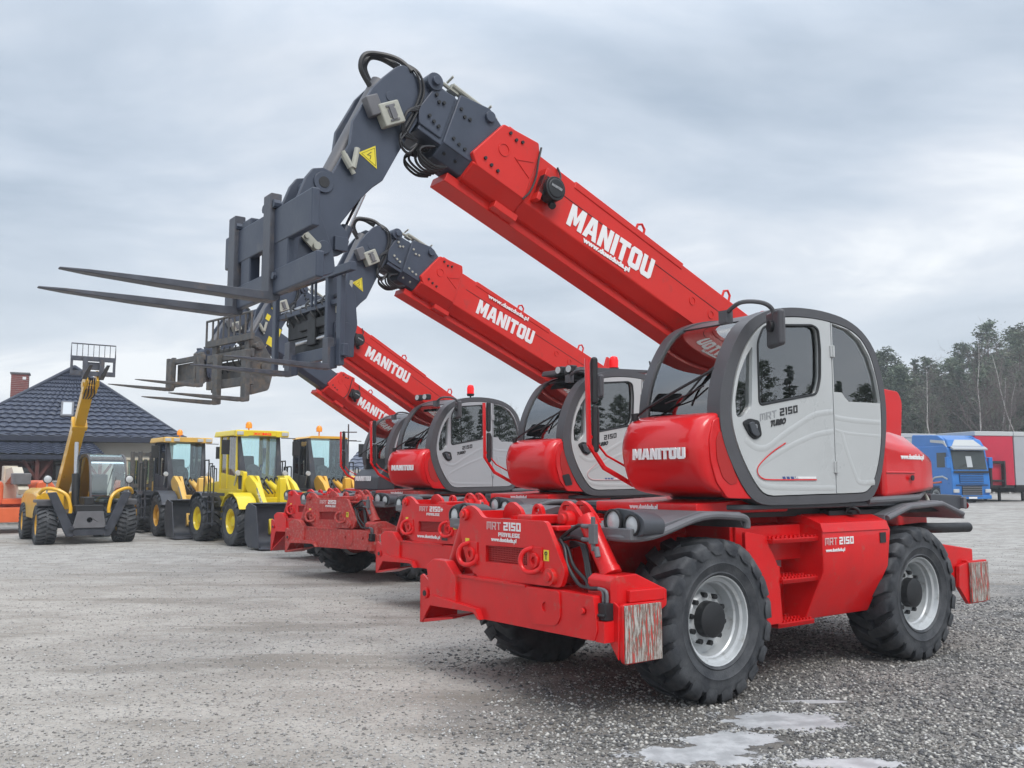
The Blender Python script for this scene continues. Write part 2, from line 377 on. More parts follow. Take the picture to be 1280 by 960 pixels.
def boomT(a, z0):
    a = R(a); return Matrix.Translation((0, 0, z0)) @ Matrix(((math.cos(a), 0, -math.sin(a), 0), (0, 1, 0, 0), (math.sin(a), 0, math.cos(a), 0), (0, 0, 0, 1)))
A0 = R(22)
def goose(pts):   # side outline measured on the nearest machine, moved into the boom's own frame
    return [(x * math.cos(A0) + (z - 2.9) * math.sin(A0), -x * math.sin(A0) + (z - 2.9) * math.cos(A0)) for x, z in pts]

def fork(parent, x, y, z, L, mt, topz, w=.13):
    b = MB()
    # blade tapering towards the tip, and shank
    b.loft([[(x - .02, y - w/2, z - .045), (x - .02, y + w/2, z - .045), (x - .02, y + w/2, z + .01), (x - .02, y - w/2, z + .01)],
            [(x + .10, y - w/2, z - .06), (x + .10, y + w/2, z - .06), (x + .10, y + w/2, z), (x + .10, y - w/2, z)],
            [(x + L * .55, y - w/2, z - .042), (x + L * .55, y + w/2, z - .042), (x + L * .55, y + w/2, z), (x + L * .55, y - w/2, z)],
            [(x + L * .88, y - w * .36, z - .022), (x + L * .88, y + w * .36, z - .022), (x + L * .88, y + w * .36, z), (x + L * .88, y - w * .36, z)],
            [(x + L, y - w * .18, z - .012), (x + L, y + w * .18, z - .012), (x + L, y + w * .18, z - .002), (x + L, y - w * .18, z - .002)]])
    b.prism(fillet([(x - .02, z - .06), (x + .06, z - .06), (x + .06, topz), (x - .02, topz)], [.05, .02, .01, .01]), 'y', y - w/2 + .001, y + w/2 - .001)
    return b.build('fork', mt, parent, bevel=.006)

def carriage(root, o):
    x, z, yc = o['cx'], o['cz'], o.get('cy', 0); st = o['cstyle']; mt = o['cmat']
    L = o.get('flen', 1.28)
    g = grp('fork_carriage', root); b = MB()
    if st == 'plate':          # two wide cross bars, back plate with a window
        X0, X1 = x - .075, x - .02
        b.box(X0, X1, -.95, .62, 3.22, 3.47); b.box(X0, X1, -.93, .70, 2.88, 3.05)
        b.box(X0 - .03, X0 + .05, -.62, -.44, 2.93, 3.52); b.box(X0 - .03, X0 + .05, -.12, .24, 2.93, 3.45)
        b.box(X0 - .06, X0 - .005, -.44, -.12, 3.0, 3.08); b.box(X0 - .06, X0 - .005, -.44, -.12, 3.3, 3.4)
        b.build('frame', mt, g, bevel=.012)
        c = MB(); c.prism(fillet([(x - .42, 3.06), (x - .08, 2.94), (x - .08, 3.5), (x - .2, 3.52), (x - .30, 3.45), (x - .40, 3.2)], .05), 'y', -.36, -.30)
        c.prism(fillet([(x - .42, 3.06), (x - .08, 2.94), (x - .08, 3.5), (x - .2, 3.52), (x - .30, 3.45), (x - .40, 3.2)], .05), 'y', .08, .14)
        c.cyl((x - .32, -.36, 3.22), (x - .32, .16, 3.22), .05); c.build('mounting_bracket', mt, g, bevel=.006)
        p = MB(); T = Matrix.Translation((x - .22, .16, 3.24)) @ Matrix.Rotation(R(-40), 4, 'Y')
        p.box(-.07, .07, 0, .02, -.032, .032, T); p.cyl((x - .25, .15, 3.21), (x - .25, .21, 3.21), .028); p.cyl((x - .18, .15, 3.27), (x - .18, .20, 3.27), .018)
        p.build('locking_pin', 'boxbeige', g, bevel=.004)
        for yy in (-.05, -.73): fork(g, x - .05, yy, z, L + .05, 'fork', 3.58)
        k = MB()
        for yy in (-.12, .05, -.66): k.cyl((x - .05, yy - .02, 3.5), (x + .0, yy - .02, 3.5), .03, n=8); k.cyl((x - .05, yy, 3.0), (x, yy, 3.0), .025, n=8)
        split_build(k, 'retainer', 'dark', g)
    elif st == 'tallframe':    # sideshift frame with tall side posts
        y0, y1 = yc - 1.0, yc + .98; t0 = z + 1.12
        b.box(x - .06, x, y0, y0 + .09, z, t0); b.box(x - .06, x, y1 - .36, y1 - .26, z - .02, t0 - .12)
        b.box(x - .07, x + .005, y0, y1 - .05, t0 - .10, t0); b.box(x - .08, x - .01, y0 + .3, y1 - .2, z + .08, z + .22)
        b.prism(fillet([(x - .1, z + .15), (x, z + .15), (x + .0, z + 1.16), (x - .12, z + 1.16), (x - .36, z + .90), (x - .40, z + .5), (x - .30, z + .14), (x - .2, z + .08)], .05), 'y', .20, .27)
        b.box(x - .12, x - .04, y0 + .09, y1 - .4, t0 - .42, t0 - .36)
        b.box(x - .05, x - .02, -.1, -.07, t0 - .38, t0 - .05); b.box(x - .05, x - .02, -.19, -.16, t0 - .38, t0 - .05)
        b.build('frame', mt, g, bevel=.01)
        c = MB(); c.box(x - .34, x - .11, -1.0, .18, z + .16, z + .42); c.box(x - .36, x - .12, -.95, .18, z + .43, z + .74); c.box(x - .20, x - .08, -.6, .2, z + .50, z + .62); c.box(x - .20, x - .07, -.35, -.15, z + .3, z + .70)
        c.build('inner_body', 'black', g, bevel=.012)
        s = MB(); s.cyl((x - .1, y0 + .08, t0 - .34), (x - .1, y1 - .4, t0 - .30), .028); s.cyl((x - .11, -.72, z + .36), (x - .11, .36, z + .38), .028)
        s.build('guide_rod', 'steel', g)
        h = MB()
        for i in range(9):
            yy = y0 + .22 + i * .13; hz = t0 - .3 + .05 * math.sin(i * 2.1)
            h.tube(crom([(x - .12, yy, hz), (x - .04, yy + .08, hz - .1), (x - .13, yy + .13, hz - .24), (x - .16, yy + .05, hz - .42)], 5, False), .014)
        h.build('hose', 'rubberhose', g)
        pl = MB(); pl.box(x - .2, x - .1, .272, .278, z + .62, z + .84); pl.build('data_plate', 'boxbeige', g)
        lp = MB(); lp.prism(fillet([(x - .34, z + .12), (x - .08, z + .12), (x - .08, z + .52), (x - .28, z + .52), (x - .34, z + .42)], .03), 'y', .272, .30); lp.build('latch_plate', mt, g, bevel=.005)
        for yy in o['fy']: fork(g, x + .02, yy, z, L, 'fork', z + .35 if yy < 0 else z + .3, .13)
        for yy in o['fy']:
            e = MB(); e.prism(fillet([(x - .04, z - .045), (x + .05, z - .045), (x + .05, z + .2), (x - .04, z + .2)], .02), 'y', yy - .07, yy + .07); e.build('fork_bracket', mt, g, bevel=.005)
    elif st == 'backrest':     # carriage with a barred load backrest on top
        y0, y1 = yc - .66, yc + .66; bz = z + .98; tz = z + 1.30
        b.box(x - .07, x, y0, y1, z + .20, z + .33); b.box(x - .07, x, y0, y1, z + .62, z + .75)
        b.box(x - .09, x - .03, y0 + .1, y0 + .24, z + .15, z + .98); b.box(x - .09, x - .03, y1 - .24, y1 - .1, z + .15, z + .98)
        b.build('frame', mt, g, bevel=.01)
        k = MB(); k.box(x - .05, x + .01, y0 - .04, y1 + .02, bz - .1, bz); k.tube([(x, y0 - .03, bz - .1), (x, y0 - .03, tz), (x, y1 + .01, tz), (x, y1 + .01, bz - .1)], .02)
        for i in range(1, 8): yy = y0 + (y1 - y0) * i / 8; k.box(x - .012, x + .012, yy - .012, yy + .012, bz, tz)
        k.build('load_backrest', mt, g, bevel=.004)
        c = MB(); c.box(x - .4, x - .12, yc - .42, yc + .42, z + .3, z + .62); c.cyl((x - .12, y0, z + .8), (x - .12, y1, z + .8), .04)
        c.prism(fillet([(x - .08, z + .05), (x - .08, z + .98), (x - .25, z + .95), (x - .52, z + .55), (x - .42, z + .15)], .05), 'y', yc + .45, yc + .51)
        c.cyl((x - .35, yc + .4, z + .5), (x - .35, yc + .55, z + .5), .09); c.cyl((x - .22, yc + .45, z + .82), (x - .22, yc + .55, z + .82), .06)
        c.build('mounting_bracket', mt, g, bevel=.01)
        h = MB()
        for i in range(6): yy = y0 + .2 + i * .17; h.tube(crom([(x - .1, yy, z + .86), (x - .03, yy + .05, z + .6), (x - .12, yy + .1, z + .45)], 5, False), .013)
        h.build('hose', 'rubberhose', g)
        for yy in o['fy']: fork(g, x + .02, yy, z, L, 'darkworn', z + .72, .14)
    else:                      # 'low': low open frame
        y0, y1 = yc - .72, yc + .72; t0 = z + .60
        b.box(x - .07, x, y0, y1, z + .46, z + .56); b.box(x - .07, x, y0, y1, z + .02, z + .12)
        for yy in (y0, y0 + .2, y1 - .34, y1 - .12): b.box(x - .06, x + .01, yy, yy + .09, z + .0, t0)
        b.box(x - .3, x - .08, yc - .42, yc + .3, z + .1, z + .46)
        b.prism(fillet([(x - .05, z + .05), (x - .05, z + .62), (x - .3, z + .7), (x - .5, z + .4), (x - .4, z + .1)], .05), 'y', yc + .40, yc + .46)
        b.cyl((x - .25, yc, z + .62), (x - .25, yc + .2, z + .62), .07)
        b.build('frame', mt, g, bevel=.01)
        for yy in o['fy']: fork(g, x + .02, yy, z, L, 'darkworn', z + .5, .13)
    return g

def telehandler(o):
    """machine-local axes: x forward, y to its left, z up; origin on the ground under the middle of the wheelbase."""
    root = thing('rotating_telehandler', o['label'], 'telehandler', (o['x'], o['y'], 0), math.pi + R(o['al']), 'red rotating telehandlers parked in a row')
    D = o['near']; rp = o.get('chmat', 'redchassis')
    # ---------------- wheels
    for x in (1.385, -1.385):
        for y in (.975, -.975): wheel(root, x, y, .612, .45, .315)
    for x in (1.385, -1.385):
        ax = MB(); ax.cyl((x, -.76, .60), (x, .76, .60), .12); ax.cyl((x, -.2, .60), (x, .2, .60), .24, n=24); ax.cyl((x, .5, .60), (x, .74, .60), .22, .26, 20); ax.cyl((x, -.5, .60), (x, -.74, .60), .22, .26, 20)
        ax.build('axle', rp, root, bevel=.01)
    # ---------------- chassis frame
    b = MB()
    b.prism(fillet([(-2.25, .82), (-1.9, .72), (-.9, .62), (.9, .62), (1.9, .72), (2.2, .6), (2.2, 1.27), (1.2, 1.27), (-1.2, 1.27), (-2.2, 1.2)], .04), 'y', -.42, .42)
    b.box(-.62, .95, .40, .98, .98, 1.27); b.box(-.9, .9, -1.0, -.4, .55, 1.27); b.box(.62, .98, .4, .95, .62, 1.27)
    b.box(-1.2, 1.0, -.95, .75, 1.27, 1.33); b.box(1.0, 2.1, -.5, .5, 1.2, 1.30)
    b.build('chassis_frame', rp, root, bevel=.012)
    # ---------------- side box with steps (machine's left)
    s = MB(); sl = [(.95, 1.27), (1.18, 1.20), (1.2, .885), (1.0, .47), (.85, .47)]
    def ring(x, dy=0): return [(x, .62, .52), (x, .62, 1.34), (x, .97, 1.345), (x + 0, 1.17 + dy, 1.27), (x, 1.2 + dy, 1.20), (x, 1.2 + dy, .885), (x, 1.0 + dy, .475), (x, .7, .475)]
    r0, r1 = ring(.12), ring(-.86); r1 = [(p[0] + (.06 if p[2] < .6 else (.03 if p[2] < 1 else -.03)), p[1], p[2]) for p in r1]
    s.loft([r1, r0]); s.build('side_box', rp, root, bevel=.012)
    s = MB(); s.loft([[(-.855, .99, 1.353), (-.855, 1.185, 1.28), (-.855, 1.21, 1.205), (-.855, 1.0, 1.28)], [(.125, .99, 1.353), (.125, 1.185, 1.28), (.125, 1.21, 1.205), (.125, 1.0, 1.28)]]); s.build('box_lid', rp, root, bevel=.004)
    s = MB()   # step well: side plate in front, inner plate and treads with toothed edges
    s.prism(fillet([(1.0, 1.24), (.76, 1.20), (.60, .95), (.56, .5), (.74, .5), (.80, .62), (.98, .75)], .03), 'y', 1.08, 1.115)
    s.box(.12, .60, .78, .80, .5, 1.2); s.box(.56, .60, .80, 1.10, .5, .95)
    s.build('step_side_plate', rp, root, bevel=.004)
    for z, x0, x1, y1 in ((1.185, .10, .72, 1.16), (.86, .10, .58, 1.14), (.505, .10, .58, 1.08)):
        t = MB(); t.box(x0, x1, y1 - .27, y1, z - .05, z - .02)
        nt_ = 11
        for r_ in range(3):
            for i in range(nt_): xx = x0 + (x1 - x0) * (i + .2 + .3 * (r_ % 2)) / nt_; yy = y1 - .02 - r_ * .11; t.box(xx, xx + .022, yy - .02, yy, z - .02, z + .002)
        t.box(x0, x1, y1 - .012, y1, z - .05, z - .012); t.build('step', rp, root, bevel=.002, seg=1)
    w = MB(); w.box(.17, .44, .801, .815, .90, 1.15); w.build('step_panel', 'doorgrey', root)
    if D:
        for nme, dat in (('MRT', ('outline', (.10, 1.11), .12, .055)),): pass
        logo((.095, 1.202, 1.10), (-1, 0, 0), (0, 0, 1), .17, .06, 'pinktext', root, word='mRt', sp=.18)
        logo((-.105, 1.202, 1.10), (-1, 0, 0), (0, 0, 1), .205, .062, 'white', root, word='2150', sp=.2)
        text('www.duetduda.pl', (.09, 1.204, 1.035), (-1, 0, 0), (0, 0, 1), .038, .27, 'white', root, bold=.03)
        pl = MB(); pl.box(-.80, -.71, 1.203, 1.208, 1.09, 1.18); pl.build('data_plate', 'blacktext', root)
        pl = MB(); pl.tube(crom([(-.44, 1.05, 1.35), (-.46, 1.08, 1.40), (-.50, 1.12, 1.39), (-.53, 1.13, 1.35)], 4, False), .016); pl.box(-.54, -.44, 1.02, 1.12, 1.345, 1.36); pl.build('lid_latch', 'black', root, bevel=.003)
    # ---------------- fenders
    for sgn in (1, -1):
        f = MB(); y0, y1 = (.50, 1.2)
        f.prism([(2.27, 1.22), (2.27, 1.30), (2.0, 1.315), (1.56, 1.41), (1.10, 1.395), (1.04, 1.36), (1.04, 1.28), (1.07, 1.27), (1.12, 1.345), (1.5, 1.36), (1.95, 1.26), (2.2, 1.22)], 'y', sgn * y0, sgn * 1.16)
        f.tube(crom([(2.24, sgn * .88, 1.235), (2.245, sgn * 1.08, 1.235), (2.17, sgn * 1.165, 1.24), (2.0, sgn * 1.18, 1.265), (1.56, sgn * 1.18, 1.37), (1.2, sgn * 1.18, 1.365), (1.07, sgn * 1.18, 1.34), (1.05, sgn * 1.175, 1.27)], 6, False), .030, 10)
        f.build('fender', 'fendergrey', root, bevel=.006)
        f = MB()
        f.prism([(-.86, 1.27), (-.87, 1.33), (-1.27, 1.425), (-1.80, 1.445), (-2.27, 1.32), (-2.27, 1.26), (-1.82, 1.39), (-1.27, 1.365)], 'y', sgn * y0, sgn * 1.16)
        f.tube([(-.88, sgn * 1.175, 1.30), (-1.26, sgn * 1.175, 1.395), (-1.82, sgn * 1.175, 1.415), (-2.2, sgn * 1.175, 1.31), (-2.26, sgn * 1.13, 1.29), (-2.27, sgn * .7, 1.29)], .027, 10)
        f.build('fender', 'fendergrey', root, bevel=.006)
        # headlight cluster
        h = grp('headlight', root); k = MB(); ya, yb = .955, 1.135; zz = 1.345
        if not D: pass
        pod = fillet([(.86, 1.26), (1.24, 1.25), (1.26, 1.36), (1.16, 1.42), (.96, 1.445), (.85, 1.40)], .05)
        pod = [(sgn * a, q) for a, q in pod]
        k.loft([[(2.0, sgn * ((abs(a) - 1.05) * .9 + 1.05), 1.25 + (q - 1.25) * .9) for a, q in pod], [(2.225, a, q) for a, q in pod]]); k.build('housing', 'hoodgrey', h, bevel=.006)
        k = MB(); k.lathe([(.090, 0), (.090, .045), (.076, .045), (.074, .03)], 24, 'x', Matrix.Translation((2.21, sgn * ya, zz))); k.lathe([(.076, 0), (.076, .03), (.066, .03), (.064, .02)], 24, 'x', Matrix.Translation((2.215, sgn * yb, zz - .02))); k.build('bezel', 'black', h)
        k = MB(); k.lathe([(.001, .045), (.035, .043), (.075, .033), (.075, .0)], 24, 'x', Matrix.Translation((2.205, sgn * ya, zz))); k.build('lens', 'lamp', h)
        k = MB(); k.lathe([(.001, .035), (.03, .034), (.065, .024), (.065, .0)], 24, 'x', Matrix.Translation((2.208, sgn * yb, zz - .02))); k.build('lens', 'lamp', h)
    for sgn in (1, -1):
        k = MB(); k.box(-2.2, -.88, sgn * .43, sgn * .47, .95, 1.39); k.box(.92, 2.1, sgn * .43, sgn * .47, .95, 1.34); split_build(k, 'wheel_arch', rp, root)
    k = MB(); k.box(-2.85, -2.2, -.5, .45, .95, 1.32); k.build('rear_frame', rp, root, bevel=.02)
    # exhaust and tail parts
    e = MB(); e.tube(crom([(-1.9, .62, 1.12), (-2.2, .74, 1.15), (-2.45, .8, 1.15), (-3.02, .8, 1.14)], 5, False), [.06] * 7 + [.052] * 9, 16)
    e.build('exhaust_pipe', 'black', root)
    e = MB(); e.cyl((-1.98, .60, 1.1), (-2.06, .9, .93), .085); e.cyl((-1.9, .55, 1.15), (-1.95, .5, 1.0), .13); e.build('cylinder', rp, root)
    t = MB(); t.prism(fillet([(-2.35, 1.33), (-2.95, 1.33), (-2.98, 1.48), (-2.35, 1.50)], .03), 'y', -.9, .78); t.build('tail_light_bar', 'hoodgrey', root, bevel=.012)
    t = MB(); t.box(-2.99, -2.93, .70, .82, 1.34, 1.46); t.build('tail_light_end', 'fendergrey', root, bevel=.01)
    t = MB(); t.cyl((-3.0, .80, 1.37), (-2.99, .80, 1.37), .035); t.build('tail_light', 'reddark', root)
    t = MB(); t.box(-2.2, -.2, -1.0, 1.05, 1.335, 1.375); t.box(-.2, 1.1, -.85, .95, 1.335, 1.40); t.build('deck_plate', 'black', root)
    # ---------------- rear stabiliser
    r = MB(); r.box(-2.5, -2.28, -.9, .9, .60, .95); r.build('stabiliser_beam', rp, root, bevel=.01)
    for sgn in (1, -1):
        l = grp('stabiliser_leg', root); k = MB()
        k.prism(fillet([(-1.86, 1.03), (-2.43, .96), (-2.43, .84), (-2.2, .82), (-2.16, .62), (-2.02, .60), (-1.86, .88)], .02), 'y', sgn * .86, sgn * 1.14); k.build('leg_housing', rp, l, bevel=.01)
        k = MB(); k.prism([(-2.07, .81), (-2.26, .85), (-2.60, .85), (-2.56, .44), (-2.22, .44), (-2.05, .61)], 'y', sgn * 1.15, sgn * 1.19); k.prism([(1.05, .62), (1.19, .44), (1.19, .86), (1.1, .86)] if sgn > 0 else [(-1.05, .62), (-1.19, .44), (-1.19, .86), (-1.1, .86)], 'x', -2.24, -2.21)
        k.build('foot_frame', rp, l, bevel=.005)
        k = MB(); k.box(-2.58, -2.235, sgn * 1.192, sgn * 1.215, .455, .835); k.build('foot_pad', 'pad', l, bevel=.004)
    # ---------------- front stabiliser
    fs = grp('front_frame', root)
    k = MB(); holes = [[(-.31, .985), (.24, .995), (.24, 1.125), (-.31, 1.115)]]
    plate = fillet([(-.70, 1.30), (-.66, 1.405), (-.54, 1.435), (-.44, 1.40), (-.36, 1.335), (.465, 1.335), (.69, .985), (.64, .865), (-.40, .85), (-.57, .93), (-.65, 1.10)], .04)
    k.prism(plate, 'x', 2.43, 2.47, holes=holes); k.build('front_plate', rp, fs, bevel=.006)
    k = MB(); k.box(1.95, 2.43, -.56, .44, .86, 1.30); k.box(1.9, 2.4, .2, .52, 1.26, 1.30); k.box(2.1, 2.4, .02, .20, 1.30, 1.37)
    k.build('front_housing', rp, fs, bevel=.012)
    gq = MB(); gq.box(2.425, 2.432, -.33, .26, .97, 1.14)
    for i in range(27): yy = -.32 + i * .0215; gq.box(2.433, 2.439, yy, yy + .007, .975, 1.135)
    for i in range(9): zz = .985 + i * .017; gq.box(2.434, 2.442, -.32, .25, zz, zz + .006)
    gq.build('grille', 'mesh', fs, smooth=0)
    for yy, x0 in ((.30, 2.14), (.56, 2.16)):
        k = MB(); k.prism(fillet([(x0 - .25, 1.28), (x0 + .02, 1.28)] if 0 else [(.24 + (yy - .30) * 0, 1.30), (.27, 1.42), (.34, 1.49), (.44, 1.45), (.56, 1.33), (.585, 1.25), (.585, .9), (.24, .9)], .04), 'x', x0 if yy < .5 else 2.0, (x0 if yy < .5 else 2.0) + .04, holes=[circ(.335, 1.42, .028, 10)])
        k.build('lug', rp, fs, bevel=.005)
    k = MB(); k.prism(fillet([(-.68, 1.30), (-.64, 1.42), (-.54, 1.46), (-.42, 1.40), (-.36, 1.30), (-.36, .9), (-.68, .9)], .04), 'x', 2.0, 2.04); k.prism(fillet([(-.30, 1.28), (-.27, 1.42), (-.22, 1.45), (-.16, 1.42), (-.12, 1.28)], .03), 'x', 1.98, 2.02, holes=[circ(-.22, 1.39, .03, 10)]); k.box(2.0, 2.43, -.69, -.66, 1.1, 1.38); k.build('lug', rp, fs, bevel=.005)
    k = MB()
    for y_, z_, rr in ((-.60, 1.352, .05), (.535, .935, .062), (-.93, .89, .04), (.92, .735, .038)):
        k.cyl((2.46, y_, z_), (2.50 if rr < .06 else 2.505, y_, z_), rr, n=20); k.cyl((2.50, y_, z_), (2.52, y_, z_), rr * .55, n=14)
    k.cyl((2.17, .41, 1.345), (2.25, .41, 1.345), .062, n=20); k.cyl((2.25, .41, 1.345), (2.28, .41, 1.345), .04, n=14)
    split_build(k, 'pin', rp if o.get('worn') else 'redchassis', fs, bevel=.004)
    for y_, z_ in ((-.52, 1.035), (.33, 1.04)):
        k = MB(); k.tube(crom([(2.47, y_ - .02, z_ + .09), (2.52, y_ - .07, z_ + .06), (2.54, y_ - .085, z_ - .01), (2.53, y_ - .05, z_ - .075), (2.51, y_ + .03, z_ - .085), (2.48, y_ + .085, z_ - .05), (2.47, y_ + .09, z_)], 5, False), .02, 8)
        k.box(2.47, 2.482, y_ - .05, y_ + .1, z_ - .08, z_ + .1); k.prism(circ(y_ + .02, z_, .055, 14), 'x', 2.48, 2.50, holes=[circ(y_ + .02, z_, .028, 10)])
        k.build('tow_hook', rp, fs, bevel=.004)
    k = MB(); k.box(2.471, 2.474, .445, .505, 1.045, 1.125); k.build('hook_sticker', 'sign', fs)
    k = MB(); k.tube(circ3(2.476, .475, 1.10, .012), .004, 5, closed=True); k.box(2.475, 2.478, .472, .478, 1.055, 1.09); k.build('hook_symbol', 'blacktext', fs)
    k = MB(); k.box(2.471, 2.474, -.60, -.545, 1.115, 1.16); k.build('hook_sticker', 'sign', fs)
    if o['ftext']:
        t1, t2, t3 = o['ftext']; tm = 'white'
        logo((2.471, -.29, 1.245), (0, 1, 0), (0, 0, 1), .19, .062, 'pinktext', fs, word='mRt', sp=.18)
        logo((2.471, -.06, 1.245), (0, 1, 0), (0, 0, 1), .22 if '+' not in t2 else .28, .065, tm, fs, word=t2, sp=.2)
        logo((2.471, -.13, 1.195), (0, 1, 0), (0, 0, 1), .28, .032, tm, fs, word='PRIVILEGE', sp=.22)
        if t3 == 'high': text('www.duetduda.pl', (2.474, -.225, 1.145), (0, 1, 0), (0, 0, 1), .042, .335, tm, fs, bold=.03)
        if t3 == 'low':
            text('www.duetduda.pl', (2.474, -.33, .90), (0, 1, 0), (0, 0, 1), .055, .50, tm, fs, bold=.03)
            k = MB(); k.box(2.471, 2.474, .20, .32, .90, .965); k.build('data_plate', 'blacktext', fs)
    # beam
    k = MB()
    k.prism(fillet([(-.67, .83), (-.67, .62), (-.30, .535), (1.03, .545), (1.06, .62), (1.02, .845), (.66, .85)], .012), 'x', 2.20, 2.50)
    k.prism(fillet([(.27, .84), (.67, .845), (.68, .66), (.63, .60), (.36, .58), (.30, .66)], .03), 'x', 2.5, 2.512, holes=[circ(.505, .72, .035, 14)])
    k.prism([(-.64, .86), (.26, .855), (.26, .835), (-.64, .835)], 'x', 2.36, 2.51)
    k.prism([(-1.08, .60), (-1.02, .66), (-.34, .615), (-.28, .535), (-.31, .535), (-.37, .585), (-1.06, .57)], 'x', 2.50, 2.55)
    k.box(2.2, 2.49, 1.03, 1.12, .54, .68)
    k.build('stabiliser_beam', rp, fs, bevel=.008)
    # valve block and hoses
    k = MB(); k.box(2.30, 2.47, 1.035, 1.115, .685, .80); 
    for i in range(3): k.cyl((2.47, 1.06 + .02 * i, .72), (2.49, 1.06 + .02 * i, .72), .012, n=8)
    k.build('valve_block', 'black', fs, bevel=.006)
    k = MB()
    for i in range(2): k.tube(crom([(2.43, 1.05 + i * .035, .80), (2.43, 1.05 + i * .035, .86), (2.43, 1.03 + i * .03, .885), (2.43, .97 + i * .02, .89)], 5, False), .013)
    VT = Matrix.Translation((.12, .075, 0)); k.box(2.25, 2.29, .80, .86, 1.19, 1.33, VT); k.cyl((2.27, .83, 1.14), (2.27, .83, 1.38), .016, T=VT); k.cyl((2.26, .70, 1.215), (2.26, .80, 1.215), .016, T=VT); k.cyl((2.26, .70, 1.31), (2.26, .80, 1.31), .016, T=VT); k.cyl((2.27, .86, 1.17), (2.27, .88, 1.10), .02, T=VT)
    split_build(k, 'hydraulic_fitting', 'fendergrey', fs, bevel=.004)
    k = MB()
    for i in range(2):
        dx = i * .03
        k.tube(crom([(2.38 - dx, .52, 1.20 - i * .03), (2.40 - dx, .60, 1.14), (2.42 - dx, .66 + i * .03, 1.02), (2.42 - dx, .78 + i * .04, .90 + i * .03), (2.43, .90, .885), (2.43, .98 + i * .02, .89)], 6, False), .014)
    for i in range(3): k.tube(crom([(2.3, .55, 1.18 - .02 * i), (2.33, .70 + .02 * i, 1.17), (2.36, .78 + .02 * i, 1.06), (2.38, .84 + .02 * i, .94), (2.36, .96, .87)], 6, False), .012)
    k.tube(crom([(2.36, .50, 1.20), (2.34, .58, 1.26), (2.35, .70, 1.31), (2.38, .79, 1.31)], 6, False), .015); k.tube(crom([(2.36, .50, 1.19), (2.33, .60, 1.22), (2.35, .70, 1.22), (2.38, .79, 1.215)], 6, False), .015)
    k.build('hydraulic_hose', 'rubberhose', fs)
    for sgn in (1, -1):
        l = grp('stabiliser_leg', fs)
        if sgn > 0:
            k = MB(); k.loft([[(2.41, .86, .95), (2.41, 1.10, .95), (2.41, 1.10, .56), (2.41, .86, .56)], [(2.38, .88, .985), (2.38, 1.14, .985), (2.38, 1.14, .55), (2.38, .88, .55)], [(2.20, .88, .99), (2.20, 1.14, .99), (2.20, 1.14, .6), (2.20, .88, .6)], [(1.94, .9, .87), (1.94, 1.18, .87), (1.94, 1.18, .76), (1.94, .9, .76)]])
            k.box(1.96, 2.3, 1.0, 1.18, .80, .885)
            k.build('leg_housing', rp, l, bevel=.01)
            c0, c1 = (2.30, .73, 1.37), (2.30, .985, .985)
        else:
            k = MB(); k.prism(fillet([(-1.13, .90), (-1.02, .965), (-.82, .96), (-.66, .83), (-.66, .62), (-.95, .60), (-1.05, .62)], .02), 'x', 2.44, 2.53); k.prism(fillet([(-1.10, .90), (-.82, .96), (-.66, .83), (-.66, .62), (-1.0, .60)], .02), 'x', 2.2, 2.24)
            k.box(2.24, 2.44, -1.0, -.7, .66, .82); k.build('leg_housing', rp, l, bevel=.008)
            c0, c1 = (2.30, -.80, 1.30), (2.30, -1.02, .87)
        k = MB(); k.cyl(c0, c1, .072, n=20); a = Vector(c1) - Vector(c0); p = Vector(c0) + a * .93
        k.cyl(p, p + a * .1, .08, n=20); k.build('cylinder', rp, l, bevel=.004)
        k = MB(); ys = sgn
        if o.get('lowfeet'): dz = -.24
        else: dz = 0
        if sgn > 0:
            k.prism(fillet([(2.04, .40), (2.37, .395), (2.39, .44), (2.39, .80), (2.02, .80), (2.02, .44)], .03), 'y', 1.16, 1.20)
            k.prism([(1.0, .62), (1.16, .42), (1.17, .78), (1.06, .84)], 'x', 2.385, 2.40); k.build('foot_frame', rp, l, bevel=.006)
            k = MB(); k.box(2.03, 2.382, 1.201, 1.214, .405, .79); k.build('foot_pad', 'pad', l, bevel=.004)
        else:
            k.prism(fillet([(-1.255, .80), (-1.225, .82), (-1.10, .76), (-1.06, .60), (-1.23, .40 + dz), (-1.255, .40 + dz)], .01), 'x', 2.485, 2.51)
            k.box(2.13, 2.51, -1.26, -1.235, .40 + dz, .80); k.box(2.13, 2.50, -1.245, -1.0 + .3, .385 + dz, .40 + dz) if 0 else None
            k.loft([[(2.5, -1.245, .395 + dz), (2.5, -1.235, .43 + dz), (2.5, -.74, .50), (2.5, -.74, .485)], [(2.14, -1.245, .395 + dz), (2.14, -1.235, .43 + dz), (2.14, -.9, .50), (2.14, -.9, .485)]])
            k.cyl((2.50, -1.15, .66), (2.53, -1.15, .66), .045); k.build('foot_frame', rp, l, bevel=.004)
            k = MB(); k.cyl((2.53, -1.15, .66), (2.536, -1.15, .66), .025); k.build('foot_pin', 'black', l)
    # ---------------- turret
    t = MB()
    t.cyl((0, 0, 1.31), (0, 0, 1.42), .62, n=40); t.build('slew_ring', 'black', root)
    t = MB()
    t.prism(fillet([(.55, -1.0), (1.05, -.75), (1.2, -.2), (1.2, .9), (.95, 1.1), (-1.0, 1.1), (-1.9, .95), (-2.3, .55), (-2.3, -.9), (-1.9, -1.1)], .06), 'z', 1.405, 1.445)
    t.build('turret_platform', 'hoodgrey', root, bevel=.008)
    t = MB(); t.prism(fillet([(1.42, 1.38), (1.42, 1.46), (.3, 1.50), (.3, 1.38)], .02), 'y', -.15, 1.0); t.build('turret_front', rp, root, bevel=.01)
    text('www.duetduda.pl', (1.421, .27, 1.395), (0, 1, 0), (0, 0, 1), .05, .32, 'white', root, bold=.05)
